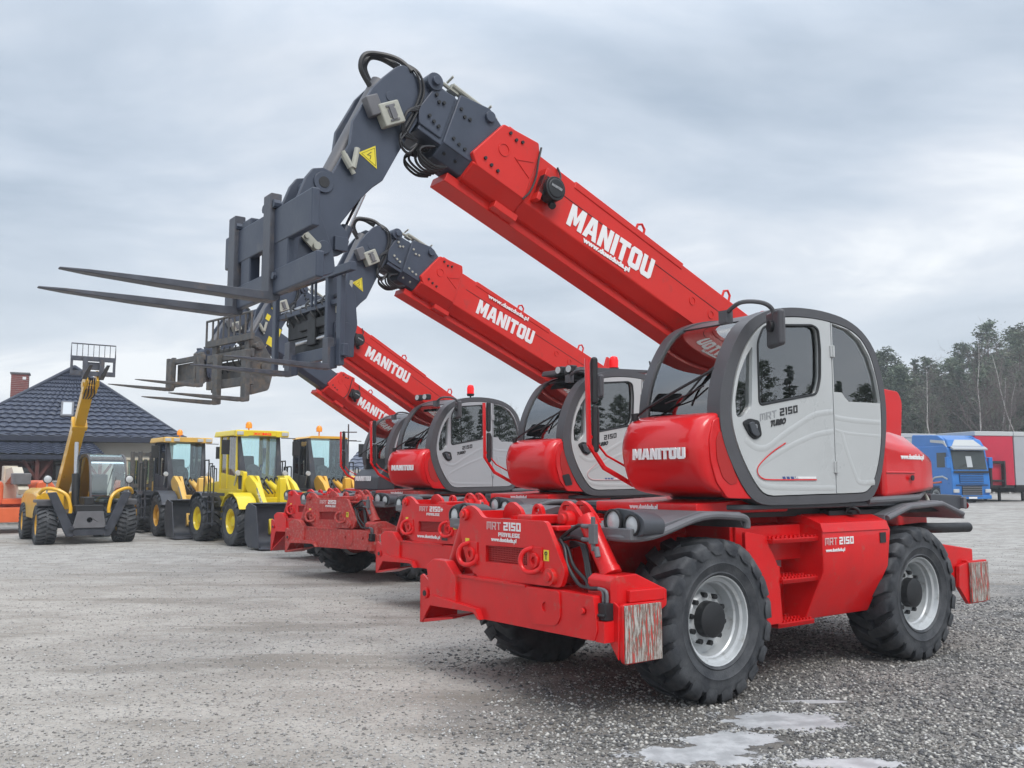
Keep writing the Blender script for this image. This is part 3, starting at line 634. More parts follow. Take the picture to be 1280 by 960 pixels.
    t = MB(); t.prism(fillet([(.1, 1.26), (-.0, 1.40), (-.5, 1.41), (-.5, 1.26)], .02), 'y', -1.12, -.95); t.build('right_bracket', 'red', root)
    for yy in (.235, -.36):
        k = MB(); k.prism(fillet([(-2.66, 1.9), (-2.73, 2.5), (-2.66, 2.61), (-2.3, 2.63), (-1.6, 2.0), (-.6, 1.5), (-.6, 1.44), (-2.1, 1.44)], .05), 'y', yy, yy + .05 if yy > 0 else yy - .0); 
        if yy < 0: k = MB(); k.prism(fillet([(-2.66, 1.9), (-2.73, 2.5), (-2.66, 2.61), (-2.3, 2.63), (-1.6, 2.0), (-.6, 1.5), (-.6, 1.44), (-2.1, 1.44)], .05), 'y', -.41, -.36)
        k.build('turret_cheek', 'red', root, bevel=.006)
    k = MB(); k.cyl((-2.42, -.44, 2.28), (-2.42, .22, 2.28), .07, n=20); k.build('boom_pivot', 'red', root)
    k = MB(); k.loft([[(-.985, y, z) for y, z in ((.35, 1.47), (1.10, 1.47), (1.10, 1.98), (.96, 2.13), (.35, 2.15))],
                      [(-1.3, y, z) for y, z in ((.35, 1.49), (1.10, 1.49), (1.10, 1.94), (.95, 2.10), (.35, 2.13))],
                      [(-1.62, y, z) for y, z in ((.35, 1.52), (1.10, 1.52), (1.10, 1.92), (.93, 2.06), (.35, 2.10))],
                      [(-1.86, y, z) for y, z in ((.35, 1.54), (1.08, 1.54), (1.07, 1.85), (.88, 1.97), (.35, 2.02))], [(-2.0, y, z) for y, z in ((.35, 1.57), (1.0, 1.57), (.97, 1.74), (.82, 1.85), (.35, 1.90))]])
    k.build('engine_cover', 'red', root, bevel=.05, smooth=60, seg=4)
    k = MB(); k.box(-1.50, -1.02, 1.075, 1.112, 1.70, 1.72); k.build('cover_crease', 'red', root, bevel=.01)
    k = MB(); k.loft([[(x, y, z) for y, z in ((-1.1, 1.46), (-.45, 1.46), (-.45, zt), (-.8, zt + .02), (-1.1, zt - .12))] for x, zt in ((-.40, 1.85), (-.6, 2.05), (-1.6, 2.1), (-2.3, 2.0), (-2.5, 1.75))])
    k.build('engine_hood', 'red', root, bevel=.05, smooth=60, seg=4)
    k = MB(); k.prism(fillet([(-1.9, 1.46), (-2.55, 1.5), (-2.62, 1.75), (-2.45, 2.0), (-1.9, 2.1)], .12), 'y', -.35, .62); k.build('counterweight', 'red', root, bevel=.04)
    k = MB(); k.tube([(-.70, 1.1, 1.455), (-.98, 1.1, 1.46), (-1.60, 1.06, 1.475), (-1.82, .98, 1.52), (-1.92, .8, 1.53)], .033, 10); k.build('cover_rail', 'fendergrey', root)
    if D:
        text('www.duetduda.pl', (-1.27, 1.1005, 1.82), (-1, -.0, .0), (0, 0, 1), .062, .40, 'white', root, depth=.005, bold=.05)
        k = MB(); k.cyl((-1.42, 1.12, 1.66), (-1.42, 1.13, 1.66), .026); k.build('cover_lock', 'blacktext', root)
        k = MB(); k.tube(crom([(-1.5, 1.0, 1.47), (-1.68, 1.06, 1.42), (-1.86, 1.02, 1.44), (-1.9, .95, 1.53)], 6, False), .016); k.build('cable', 'boxbeige', root)
    # ---------------- cab
    cab = grp('cab', root); yl, yr = 1.15, .27; hm = o['hood']; dm = o['door']
    def ringof(y0, y1, name, m, outer=OUT, inner=INN, bev=.012):
        k = MB(); k.prism(outer, 'y', y0, y1, holes=[inner]); return k.build(name, m, cab, bevel=bev, smooth=30)
    ringof(1.02, 1.15, 'cab_frame', 'framegrey'); ringof(.27, .36, 'cab_frame', 'framegrey')
    # shell strips between the two frames: roof, rear, floor
    n = len(OUT)
    def strip(i0, i1, name, m, inset, th=.012, y0=.36, y1=1.03, solid=True):
        k = MB(); pts = [OUT[i % n] for i in range(i0, i1 + 1)]; cx, cz = .12, 2.25
        def off(p, d): v = Vector((p[0] - cx, p[1] - cz)); v = v - v.normalized() * d; return (v.x + cx, v.y + cz)
        a = [off(p, inset) for p in pts]; b_ = [off(p, inset + th) for p in pts]
        k.prism(a + b_[::-1], 'y', y0, y1); return k.build(name, m, cab, smooth=50)
    # OUT indices: control point i -> 3*i
    strip(3 * 9 - 2, 3 * 15 + 1, 'roof', 'framegrey', .015, .05)
    strip(3 * 19, 3 * 26 + 1, 'floor', 'framegrey', .02, .04)
    strip(3 * 15, 3 * 19 + 1, 'rear_window', 'glass', .03, .008)
    strip(3 * 4 - 1, 3 * 9 - 1, 'windscreen', 'glass', .022, .008)
    # door skins
    rearw = [(-.19, 3.0), (-.44, 2.965), (-.615, 2.885), (-.745, 2.75), (-.825, 2.59), (-.875, 2.42), (-.892, 2.335), (-.40, 2.325), (-.345, 2.36), (-.30, 2.40), (-.19, 2.40)]
    i_f = [p for p in INN if p[0] > -.160]; 
    # front door: outline = part of INN in front of the split
    def clip(poly, sx, keep):
        out = []; k_ = len(poly)
        for i in range(k_):
            p, q = poly[i], poly[(i + 1) % k_]; pin = (p[0] > sx) == keep; qin = (q[0] > sx) == keep
            if pin: out.append(p)
            if pin != qin: t = (sx - p[0]) / (q[0] - p[0]); out.append((sx, p[1] + t * (q[1] - p[1])))
        return out
    shr = [((p[0] - .12) * .988 + .12, (p[1] - 2.25) * .988 + 2.25) for p in INN]
    dwin = fillet([(.835, 2.235), (.835, 2.74), (.76, 2.875), (.60, 2.905), (.1, 2.955), (.02, 2.93), (.0, 2.77), (.015, 2.50), (.07, 2.365)], .05)
    qwin = fillet([(.895, 2.71), (.925, 2.22), (1.02, 2.13), (1.115, 2.13), (1.125, 2.27), (1.07, 2.46), (.985, 2.61)], .03)
    k = MB(); k.prism(clip(shr, -.158, True), 'y', 1.10, 1.155, holes=[dwin, qwin]); dr = k.build('door', dm, cab, bevel=.008, smooth=30)
    k = MB(); k.prism(clip(shr, -.176, False), 'y', 1.095, 1.15, holes=[rearw]); k.build('rear_side_panel', dm, cab, bevel=.008, smooth=30)
    k = MB(); k.box(-.20, -.14, 1.085, 1.094, 1.53, 3.0); k.build('door_seal', 'black', cab)
    for zh in (1.75, 2.75):
        k = MB(); k.box(-.195, -.135, 1.152, 1.168, zh - .05, zh + .05); k.cyl((-.166, 1.17, zh - .05), (-.166, 1.17, zh + .05), .012, n=10); k.build('hinge', dm, cab, bevel=.003)
    # raised mouldings on the door: swoosh ridges
    def ridge(path, r, y, nme='door_moulding', par=None):
        k = MB(); pp = crom(path, 6, False); k.tube([(p[0], 0, p[1]) for p in pp], r * 2.1, 10, Matrix.Translation((0, y, 0)) @ Matrix.Diagonal((1, .17, 1, 1))); return k.build(nme, dm, par or dr)
    ridge([(-.15, 2.225), (.1, 2.19), (.33, 2.10), (.55, 2.0), (.75, 1.90), (.90, 1.90), (1.02, 1.96)], .014, 1.153)
    ridge([(-.15, 2.055), (.1, 2.02), (.35, 1.95), (.60, 1.86), (.84, 1.76), (.90, 1.70), (.86, 1.62), (.70, 1.585), (.3, 1.575), (-.15, 1.57)], .013, 1.153)
    ridge([(-.18, 2.18), (-.4, 2.165), (-.65, 2.16), (-.88, 2.16)], .013, 1.148)
    ridge([(-.28, 2.05), (-.34, 1.9), (-.45, 1.7), (-.52, 1.62), (-.75, 1.62)], .013, 1.148); ridge([(-.18, 2.07), (-.4, 2.045), (-.88, 2.035)], .009, 1.148)
    if o.get('swoosh', True):
        k = MB(); sw = crom([(.52, 1.94), (.70, 1.86), (.86, 1.76), (.885, 1.70), (.83, 1.655), (.70, 1.642), (.12, 1.642)], 6, False)
        k.tube([(p[0], 0, p[1]) for p in sw], .0055, 6, Matrix.Translation((0, 1.163, 0)) @ Matrix.Diagonal((1, .4, 1, 1))); k.build('decal_line', 'red' if D else 'pinktext', dr)
        k = MB()
        for i in range(4): x0 = .56 - i * .055; k.prism([(x0, 1.648), (x0 - .035, 1.648), (x0 - .025, 1.668), (x0 + .01, 1.668)], 'y', 1.1555, 1.158)
        k.build('decal_dashes', 'bluetext', dr)
        k = MB(); k.box(.12, .40, 1.1555, 1.158, 1.65, 1.668); k.build('decal_bar', 'white', dr)
    for hl_, nm in ((dwin, 'door_window'), (qwin, 'quarter_window'), (rearw, 'side_window')):
        big = [((p[0] - sum(q[0] for q in hl_) / len(hl_)) * 1.02 + sum(q[0] for q in hl_) / len(hl_), (p[1] - sum(q[1] for q in hl_) / len(hl_)) * 1.02 + sum(q[1] for q in hl_) / len(hl_)) for p in hl_]
        k = MB(); k.prism(big, 'y', 1.115, 1.123); k.build(nm, 'glassdark' if nm != 'side_window' else 'glassx', cab)
    # rubber seal round the door window, B-pillar shade strip
    k = MB(); k.tube([(p[0], 1.152, p[1]) for p in dwin], .012, 6, closed=True); k.build('window_seal', 'black', dr)
    k = MB(); k.box(-.30, -.175, 1.06, 1.112, 2.41, 2.98); k.build('pillar', 'black', cab)
    strip(3 * 9 + 2, 3 * 15 - 1, 'headliner', 'headliner', .072, .008)
    # right side glazing
    k = MB(); k.prism(shr, 'y', .29, .30); k.build('right_window', 'glasslight', cab)
    # door handle
    hd = grp('door_handle', cab); k = MB(); k.prism(fillet([(1.055, 2.09), (.97, 2.125), (.85, 2.11), (.82, 1.99), (.90, 1.955), (.97, 1.985)], .03), 'y', 1.153, 1.168); k.build('recess', 'black', hd, bevel=.004)
    k = MB(); k.prism(fillet([(1.0, 2.085), (.94, 2.10), (.87, 2.0), (.90, 1.98), (.96, 2.0)], .015), 'y', 1.168, 1.188); k.build('lever', 'hoodgrey', hd, bevel=.006)
    k = MB(); k.cyl((.91, 1.165, 2.06), (.91, 1.18, 2.06), .02); k.build('lock', 'steel', hd)
    if D or o.get('doortext', 1):
        if D: logo((.83, 1.156, 2.105), (-1, 0, .20), (.0, 0, 1), .215, .060, 'outline', cab, word='mRt', sp=.18, depth=.003)
        logo((.575, 1.156, 2.158), (-1, 0, .17), (0, 0, 1), .235, .062, 'blacktext', cab, word='2150', sp=.22, depth=.003)
        text('TURBO', (.70, 1.158, 2.065), (-1, 0, .17), (0, 0, 1), .052, .20, 'blacktext', cab, bold=.06, shear=.3)
    # hood / nose
    if hm == 'hoodgrey':
        k = MB(); k.loft([[(1.50 - a, .25 + b_, z) for (a, b_, z) in ((0, 0, 1.44), (0, .0, 1.70), (.16, .02, 1.86), (.45, .02, 1.88), (.45, 0, 1.44))], [(1.50 - a, 1.06 - b_, z) for (a, b_, z) in ((0, 0, 1.44), (0, .0, 1.70), (.16, .02, 1.86), (.45, .02, 1.88), (.45, 0, 1.44))]])
        k.build('cab_nose', hm, cab, bevel=.03, seg=3)
        k = MB(); k.prism([(1.30, 1.86), (1.29, 1.88), (1.06, 2.62), (1.03, 2.62), (1.0, 1.86)], 'y', .30, .36); k.prism([(1.30, 1.86), (1.29, 1.88), (1.06, 2.62), (1.03, 2.62), (1.0, 1.86)], 'y', 1.02, 1.08); k.build('front_pillar', 'framegrey', cab)
        text_y = .36
    else:
        prof = [(1.20, 2.17), (1.34, 2.155), (1.46, 2.10), (1.53, 1.98), (1.545, 1.86), (1.51, 1.72), (1.46, 1.62), (1.38, 1.56), (1.25, 1.53), (1.0, 1.50)]
        prof = crom(prof, 3, False); cx_, cz_ = 1.05, 1.85; rings = []
        for yy, sc in ((.26, .84), (.285, .93), (.33, .975), (.42, 1.0), (.66, 1.02), (.90, 1.01), (1.02, .985), (1.075, .95), (1.11, .88), (1.125, .80)):
            rings.append([(cx_ + (p[0] - cx_) * sc if p[0] > cx_ else p[0], yy, cz_ + (p[1] - cz_) * (.9 + .1 * sc)) for p in prof] + [(.95, yy, 1.52), (.95, yy, 2.1)])
        k = MB(); k.loft(rings); k.build('cab_nose', hm, cab, bevel=0, smooth=60)
        # side panel with grille, sits between nose and frame ring
        k = MB(); sp = fillet([(1.20, 2.15), (1.36, 2.10), (1.41, 1.95), (1.40, 1.78), (1.34, 1.62), (1.22, 1.50), (.86, 1.49), (1.0, 1.62), (1.14, 1.85), (1.20, 2.02)], .03)
        k.prism(sp, 'y', 1.10, 1.14); k.build('nose_side_panel', hm, cab, bevel=.012, smooth=30)
        k = MB(); gp = fillet([(1.30, 2.02), (1.345, 1.95), (1.34, 1.80), (1.28, 1.66), (1.19, 1.60), (1.10, 1.62), (1.20, 1.82), (1.26, 2.0)], .03)
        k.prism(gp, 'y', 1.141, 1.146); k.build('nose_side_grille', 'mesh', cab, bevel=.002)
        if o.get('nosevent'):
            k = MB(); k.prism(fillet([(1.32, 1.70), (1.20, 1.72), (1.14, 1.58), (1.26, 1.57)], .02), 'y', 1.147, 1.15); k.build('side_vent', 'blacktext', cab)
    if o.get('nosetext'):
        xx = 1.558 if hm != 'hoodgrey' else 1.503; y0 = .47 if hm != 'hoodgrey' else .33
        logo((xx + .005, y0, 1.80 if hm != 'hoodgrey' else 1.62), (0, 1, 0), (0, 0, 1), .56 if hm != 'hoodgrey' else .52, .088 if hm != 'hoodgrey' else .10, o['nosetext'], cab, depth=.012)
    # wiper
    k = MB(); wp = [(1.40, .33, 2.155), (1.40, .45, 2.22), (1.37, .62, 2.30), (1.27, .90, 2.44), (1.20, 1.04, 2.52)]
    k.tube(wp, .012, 6); k.tube([(1.345, .62, 2.26), (1.33, .80, 2.30), (1.27, .97, 2.38)], .007, 6); k.cyl((1.40, .33, 2.13), (1.41, .33, 2.19), .03)
    k.tube([(1.20, 1.02, 2.53), (1.24, .93, 2.46), (1.34, .78, 2.25)], .009, 6)
    k.build('wiper', 'black', cab)
    # interior: seat, steering wheel, console
    k = MB(); k.prism(fillet([(-.35, 1.90), (.15, 1.88), (.17, 1.98), (-.28, 2.02), (-.44, 2.55), (-.56, 2.55), (-.44, 1.93)], .05), 'y', .50, .92); k.prism(fillet([(-.55, 2.53), (-.46, 2.53), (-.48, 2.70), (-.57, 2.70)], .03), 'y', .60, .82); k.box(-.3, .2, .55, .87, 1.5, 1.95)
    k.build('seat', 'seat', cab, bevel=.03)
    k = MB(); T = Matrix.Translation((.62, .71, 2.27)) @ Matrix.Rotation(R(25), 4, 'Y')
    k.tube([T @ Vector((.19 * math.cos(a * math.pi / 12), .19 * math.sin(a * math.pi / 12), 0)) for a in range(24)], .016, 6, closed=True); k.cyl(T @ Vector((0, 0, .01)), (.85, .71, 1.6), .035); k.box(-.18, .18, -.02, .02, -.01, .01, T); k.build('steering_wheel', 'black', cab)
    k = MB(); k.box(.95, 1.12, .4, 1.0, 1.55, 2.12); k.box(-.5, .3, .38, .5, 1.5, 1.95); k.build('dashboard', 'interior', cab, bevel=.04)
    # left mirror
    mi = grp('mirror', cab); k = MB(); k.tube(crom([(1.10, 1.05, 2.95), (1.12, 1.22, 3.02), (1.0, 1.33, 3.02), (.90, 1.36, 2.97), (.88, 1.36, 2.85)], 6, False), .018, 8); k.box(1.06, 1.14, 1.02, 1.10, 2.88, 2.98); k.build('mirror_arm', 'framegrey', mi)
    k = MB(); T = Matrix.Translation((.865, 1.36, 2.82)) @ Matrix.Rotation(R(-28), 4, 'Z'); k.box(-.03, .03, -.13, .13, -.145, .145, T); k.build('mirror_body', 'framegrey', mi, bevel=.03, seg=3)
    k = MB(); k.cyl(T @ Vector((.03, .0, .02)), T @ Vector((.06, .0, .02)), .045); k.build('mirror_joint', 'black', mi)
    # right mirrors on long red bracket ahead of the cab
    if o.get('rmirror', True):
        mi = grp('mirror', root); k = MB(); k.tube([(1.33, .22, 1.60), (1.62, .18, 1.74), (1.775, .17, 1.93), (1.79, .17, 2.64)], .022, 8)
        k.tube([(1.36, .25, 1.72), (1.60, .19, 1.84), (1.775, .17, 2.02)], .010, 6); k.build('mirror_arm', 'red', mi)
        for zc, hh, dx in ((2.46, .20, .02), (2.06, .20, -.01)):
            k = MB(); TM = Matrix.Translation((1.735, .20, zc)) @ Matrix.Rotation(R(-37 if zc > 2.3 else -44), 4, 'Z'); k.prism([(0, -hh), (-.22, -hh * .8), (-.22, hh * .8), (0, hh)], 'x', -.03, .03, TM); k.build('mirror_body', 'black', mi, bevel=.025, seg=3)
    # roof gear
    if o.get('beacon'):
        bx, by = o['beacon']; bc = grp('beacon', cab)
        k = MB(); k.cyl((bx, by, 3.07), (bx, by, 3.17), .015); k.cyl((bx, by, 3.15), (bx, by, 3.19), .06, .07); k.build('beacon_base', 'black', bc)
        k = MB(); k.lathe([(.062, 0), (.065, .10), (.05, .15), (.02, .165), (.001, .168)], 20, 'z', Matrix.Translation((bx, by, 3.19))); k.build('beacon_lens', 'redlens', bc)
    if o.get('lightbar'):
        k = MB(); k.prism(fillet([(.95, 3.03), (.92, 3.10), (-.45, 3.16), (-.5, 3.12), (.1, 3.10), (.6, 3.03)], .02), 'y', .35, 1.06); k.build('roof_guard', 'framegrey', cab, bevel=.01)
        k = MB(); k.tube([(-.42, 1.08, 3.08), (-.42, 1.1, 3.2), (-.42, 1.08, 3.28)], .012); k.build('antenna', 'black', cab)
    for yy in o.get('worklights', ()):
        wl = grp('work_light', cab); k = MB(); k.box(.88, .98, yy - .07, yy + .07, 3.03, 3.13); k.build('lamp_housing', 'black', wl, bevel=.02)
        k = MB(); k.cyl((.98, yy, 3.08), (.988, yy, 3.08), .045, n=18); k.build('lens', 'lamp', wl)
    # ---------------- boom
    a, z0 = o['ba'], o['bz']; T = boomT(a, z0); bm_ = 'redboom'; u1 = o.get('us', 2.62); ext = o.get('ext', 0.)
    Y0, Y1 = -.31, .11; H = .455
    def cs(y0, y1, v0, v1, ch=.1, chb=.1): return [(y0, v0), (y0 + ch, v0 - chb), (y1 - ch, v0 - chb), (y1, v0), (y1, v1), (y0, v1)]
    bo = MB()
    sec = cs(Y0, Y1, .0, H)
    bo.loft([[(u, y, v) for y, v in sec] for u in (-2.55, u1 - .02)], T=T)
    boom = bo.build('boom', bm_, root, bevel=.012)
    k = MB(); k.box(.4, u1 + .62, -.25, -.03, -.175, -.098, T); k.prism([(.4, -.10), (.2, -.10), (.4, -.175)], 'y', -.25, -.03, T); k.build('hose_tray', bm_, boom, bevel=.006)
    # panel seams, pads and bosses
    k = MB(); k.box(-.35, u1 - .15, Y1, Y1 + .004, .276, .280, T); k.build('seam', 'blacktext', boom)
    k = MB(); k.box(.78, 2.18, Y0 + .02, Y1 + .008, .40, H + .012, T); k.build('upper_pad', bm_, boom, bevel=.01)
    k = MB()
    for u, v in ((.55, .20), (.28, .20), (.04, .20), (-.2, .20)): k.lathe([(.03, 0), (.042, 0), (.042, .006), (.03, .006)], 18, 'y', T @ Matrix.Translation((u, Y1, v)), closed=True)
    split_build(k, 'boss', bm_, boom)
    k = MB(); k.prism([(.72, .0), (.42, .075), (.38, .0)], 'y', Y1, Y1 + .006, T); k.prism([(.12, -.02), (-.25, -.15), (-.35, .0), (-.1, .1)], 'y', Y1 - .02, Y1 + .01, T); k.build('gusset', bm_, boom)
    for u in (1.35, .12):
        k = MB(); k.tube([(u - .05, Y1 - .03, H), (u - .045, Y1 - .03, H + .07), (u, Y1 - .03, H + .10), (u + .045, Y1 - .03, H + .07), (u + .05, Y1 - .03, H)], .012, 8, T); k.build('lifting_eye', bm_, boom)
    k = MB(); k.box(-.52, -.42, Y1 - .06, Y1 - .02, H, H + .17, T); k.build('stop_plate', bm_, boom, bevel=.004)
    if o.get('logo', True):
        d1 = T @ Vector((-1, 0, .04)) - T @ Vector((0, 0, 0)); d2 = T @ Vector((.0, 0, 1)) - T @ Vector((0, 0, 0))
        lu = o.get('lu', 2.14); logo(T @ Vector((lu, Y1 + .001, .065)), d1, d2, 1.03, .20, 'white', boom)
        if D: text('www.duetduda.pl', T @ Vector((1.93, Y1 + .004, .004)), d1, d2, .062, .57, 'white', boom, bold=.06)
        if o.get('urltop'): text('www.duetduda.pl', T @ Vector((1.95, Y1 + .012, .33)), d1, d2, .075, .75, 'white', boom, bold=.04)
    # sleeve at the front of the red section
    du = u1 - 2.62; k = MB()
    sp = fillet([(3.18 + du, .08), (3.01 + du, .47), (2.65 + du, .53), (2.61 + du, .45), (2.60 + du, .0), (3.10 + du, .0)], .02)
    k.prism(sp, 'y', .085, .135, T); k.prism(sp, 'y', -.335, -.285, T)
    k.loft([[(u, y, v) for y, v in ((-.335, .01), (-.22, -.10), (.03, -.10), (.135, .01), (.10, .04), (-.30, .04))] for u in (2.60 + du, 3.14 + du)], T=T)
    k.box(2.62 + du, 2.95 + du, -.32, .12, .44, .50, T)
    sl = k.build('boom_sleeve', bm_, root, bevel=.012)
    k = MB()
    for u, v in ((2.93, .43), (2.86, .41), (2.80, .43), (3.06, .10), (2.99, .08), (2.92, .07)): k.cyl(T @ Vector((u + du, .135, v)), T @ Vector((u + du, .15, v)), .014, n=8)
    split_build(k, 'bolt', 'black', sl)
    k = MB(); k.lathe([(.045, 0), (.055, 0), (.055, .006), (.045, .006)], 18, 'y', T @ Matrix.Translation((2.93 + du, .135, .27)), closed=True); k.prism([(2.64 + du, .34), (2.66 + du, .36), (2.82 + du, .27), (2.80 + du, .26)], 'y', .135, .141, T); k.prism([(2.80 + du, .26), (2.82 + du, .27), (2.64 + du, .20), (2.63 + du, .19)], 'y', .135, .141, T); k.build('rib', bm_, sl)
    k = MB(); k.box(2.56 + du, 2.80 + du, -.12, .05, -.16, -.1, T); k.box(2.50 + du, 2.54 + du, .06, .20, .04, .34, T) if D else None; k.build('bracket', bm_, sl, bevel=.006)
    # cable reel
    if o.get('reel', True):
        cr = grp('cable_reel', root); uu = 2.42 + du * .9; k = MB(); k.cyl(T @ Vector((uu, .13, .20)), T @ Vector((uu, .24, .20)), .105, .10, 28); k.cyl(T @ Vector((uu, .24, .20)), T @ Vector((uu, .25, .20)), .085, .075, 28); k.box(uu + .06, uu + .12, .13, .2, .1, .28, T); k.cyl(T @ Vector((uu - .05, .16, .1)), T @ Vector((uu - .05, .2, .07)), .03)
        k.build('reel_body', 'black', cr, bevel=.006)
        d1 = T @ Vector((-1, 0, .1)) - T @ Vector((0, 0, 0)); d2 = T @ Vector((.1, 0, 1)) - T @ Vector((0, 0, 0))
        logo(T @ Vector((uu + .055, .251, .19)), d1, d2, .11, .022, 'outline', cr, depth=.003)
        k = MB(); k.tube([T @ Vector(p) for p in crom([(uu + .2, .14, .5), (uu + .19, .15, .38), (uu + .16, .15, .22), (uu + .17, .15, .08), (uu + .2, .13, .0)], 5, False)], .009, 6)
        k.tube([T @ Vector(p) for p in crom([(uu - .03, .18, .29), (uu - .06, .15, .38), (uu - .02, .12, .455)], 5, False)], .009, 6); k.build('cable', 'rubberhose', cr)
    # dark telescopic head: ext > 0 pushes it out
    e0 = du + ext
    if ext > .05:
        k = MB(); s2 = cs(-.27, .07, .04, .40, .08, .08); k.loft([[(u, y, v) for y, v in s2] for u in (2.9 + du, 3.2 + e0)], T=T); k.build('inner_section', 'dark', root, bevel=.01)
    k = MB()
    s1 = fillet([(3.43, .47), (3.15, .535), (3.0, .47), (2.95, .05), (3.18, .02), (3.42, .02)], .02); s1 = [(u + e0, v) for u, v in s1]
    k.prism(s1, 'y', .06, .092, T); k.prism(s1, 'y', -.292, -.26, T)
    k.loft([[(u + e0, y, v) for y, v in ((-.29, .03), (-.20, -.08), (.0, -.08), (.09, .03), (.07, .08), (-.27, .08))] for u in (2.9, 3.42)], T=T); k.box(3.02 + e0, 3.40 + e0, -.27, .07, .1, .44, T)
    hd_ = k.build('boom_head', 'dark', root, bevel=.01)
    k = MB(); s1 = [(u + e0, v) for u, v in fillet([(3.64, .40), (3.45, .43), (3.44, .04), (3.65, .04), (3.70, .15)], .02)]
    k.prism(s1, 'y', .05, .085, T); k.prism(s1, 'y', -.285, -.25, T); k.box(3.36 + e0, 3.64 + e0, -.27, .07, .0, .43, T)
    k.build('inner_head', 'dark', hd_, bevel=.01)
    k = MB()
    bl = [(3.38, .36), (3.33, .32), (3.28, .33), (3.35, .10), (3.29, .085), (3.23, .08), (3.61, .33), (3.57, .29), (3.53, .31), (3.60, .14), (3.55, .12), (3.50, .11)]
    for u, v in bl: k.cyl(T @ Vector((u + e0, .09, v)), T @ Vector((u + e0, .104, v)), .014, n=8)
    for u in (3.0, 3.12, 3.25, 3.36): k.cyl(T @ Vector((u + e0, .05, -.03)), T @ Vector((u + e0, .06, -.04)), .013, n=8)
    split_build(k, 'bolt', 'boxbeige' if o.get('brightbolts') else 'black', hd_)
    k = MB(); k.cyl(T @ Vector((3.13 + e0, .08, .46)), T @ Vector((3.13 + e0, .12, .46)), .045, n=18); k.cyl(T @ Vector((3.66 + e0, -.2, .42)), T @ Vector((3.66 + e0, .10, .42)), .07, n=20); k.cyl(T @ Vector((3.66 + e0, .1, .42)), T @ Vector((3.66 + e0, .13, .42)), .035, n=12)
    split_build(k, 'head_pin', 'dark', hd_, bevel=.004)
    k = MB()
    for u in (3.08, 3.47): k.cyl(T @ Vector((u + e0 - .09, .02, .50)), T @ Vector((u + e0 + .10, .02, .50)), .016, n=8); k.box(u + e0 - .04, u + e0 + .04, -.01, .05, .48, .53, T); k.cyl(T @ Vector((u + e0 + .07, .02, .53)), T @ Vector((u + e0 + .07, .09, .56)), .01, n=6)
    k.cyl(T @ Vector((3.15 + e0, .05, .52)), T @ Vector((3.5 + e0, .05, .52)), .02, n=8)
    split_build(k, 'hydraulic_fitting', 'boxbeige', hd_)
    k = MB()
    for i in range(7):
        yy = -.22 + i * .045; ph = i * 1.3
        k.tube([T @ Vector(p) for p in crom([(3.45 + e0, yy, -.03), (3.54 + e0, yy + .02, -.08 - .02 * math.sin(ph)), (3.52 + e0 + .03 * math.sin(ph), yy + .02, -.16), (3.40 + e0, yy, -.17), (3.3 + e0, yy, -.12)], 5, False)], .011, 6)
    for i in range(3): k.tube([T @ Vector(p) for p in crom([(3.70 + e0, .09, .12 + .02 * i), (3.78 + e0, .11, .03), (3.74 + e0, .09, -.08 - .02 * i), (3.6 + e0, .05, -.08)], 5, False)], .011, 6)
    k.build('hose', 'rubberhose', hd_)
    # gooseneck
    gp = [(3.56,4.70),(3.50,4.735),(3.43,4.73),(3.37,4.67),(3.25,4.63),(3.235,4.54),(3.428,4.217),(3.528,4.04),(3.652,3.808),(3.736,3.738),(3.83,3.637),(3.98,3.43),(3.93,3.38),(3.91,3.31),(3.93,3.24),(3.99,3.20),(4.14,3.15),(4.3,3.18),(4.335,3.5),(4.25,3.72),(4.20,3.79),(4.12,3.81),(4.05,3.79),(3.925,4.03),(3.905,4.204),(3.75,4.494),(3.66,4.60)]
    if not D: gp = gp[:15] + [(3.99,3.22),(4.06,3.24),(4.10,3.42),(4.13,3.62)] + gp[20:]
    gx = [(u + e0, v) for u, v in goose(gp)]
    neck = grp('gooseneck', root)
    for y0_, y1_ in ((.02, .055), (-.255, -.22)):
        k = MB(); k.prism(gx, 'y', y0_, y1_, T); k.build('neck_plate', 'dark', neck, bevel=.008)
    inner = [(u + e0, v) for u, v in goose([(3.50,4.66),(3.34,4.60),(3.50,4.22),(3.72,3.82),(4.02,3.50),(4.16,3.55),(4.02,3.80),(3.90,4.0),(3.85,4.18),(3.70,4.46)])]
    k = MB(); k.prism(inner, 'y', -.225, .025, T); k.build('neck_box', 'dark', neck, bevel=.01)
    def G(x, z, y): q = goose([(x, z)])[0]; return T @ Vector((q[0] + e0, y, q[1]))
    k = MB()
    k.cyl(G(4.12, 3.70, -.26), G(4.12, 3.70, .07), .075, n=20); k.cyl(G(3.985, 3.28, -.26), G(3.985, 3.28, .075), .05, n=16)
    k.box(-.05, .05, .0, .03, -.05, .05, Matrix.Translation(G(3.985, 3.28, .055))); k.cyl(G(3.60, 4.46, .05), G(3.60, 4.46, .062), .04, n=18)
    split_build(k, 'neck_pin', 'dark', neck, bevel=.004)
    k = MB(); k.cyl(G(4.12, 3.70, .07), G(4.12, 3.70, .074), .04, n=16); k.build('pin_bore', 'blacktext', neck)
    k = MB(); k.cyl(G(3.95, 3.28, -.04), G(3.885, 3.44, -.04), .045); k.build('tilt_cylinder', 'dark', neck)
    k = MB(); k.cyl(G(3.90, 3.40, -.04), G(3.765, 3.71, -.04), .024); k.build('piston_rod', 'steel', neck)
    k = MB(); k.cyl(G(4.02, 3.8, -.1), G(3.62, 4.62, -.1), .06); k.build('link_cylinder', 'fendergrey', neck)
    jb = grp('junction_box', neck); k = MB(); ang = R(26)
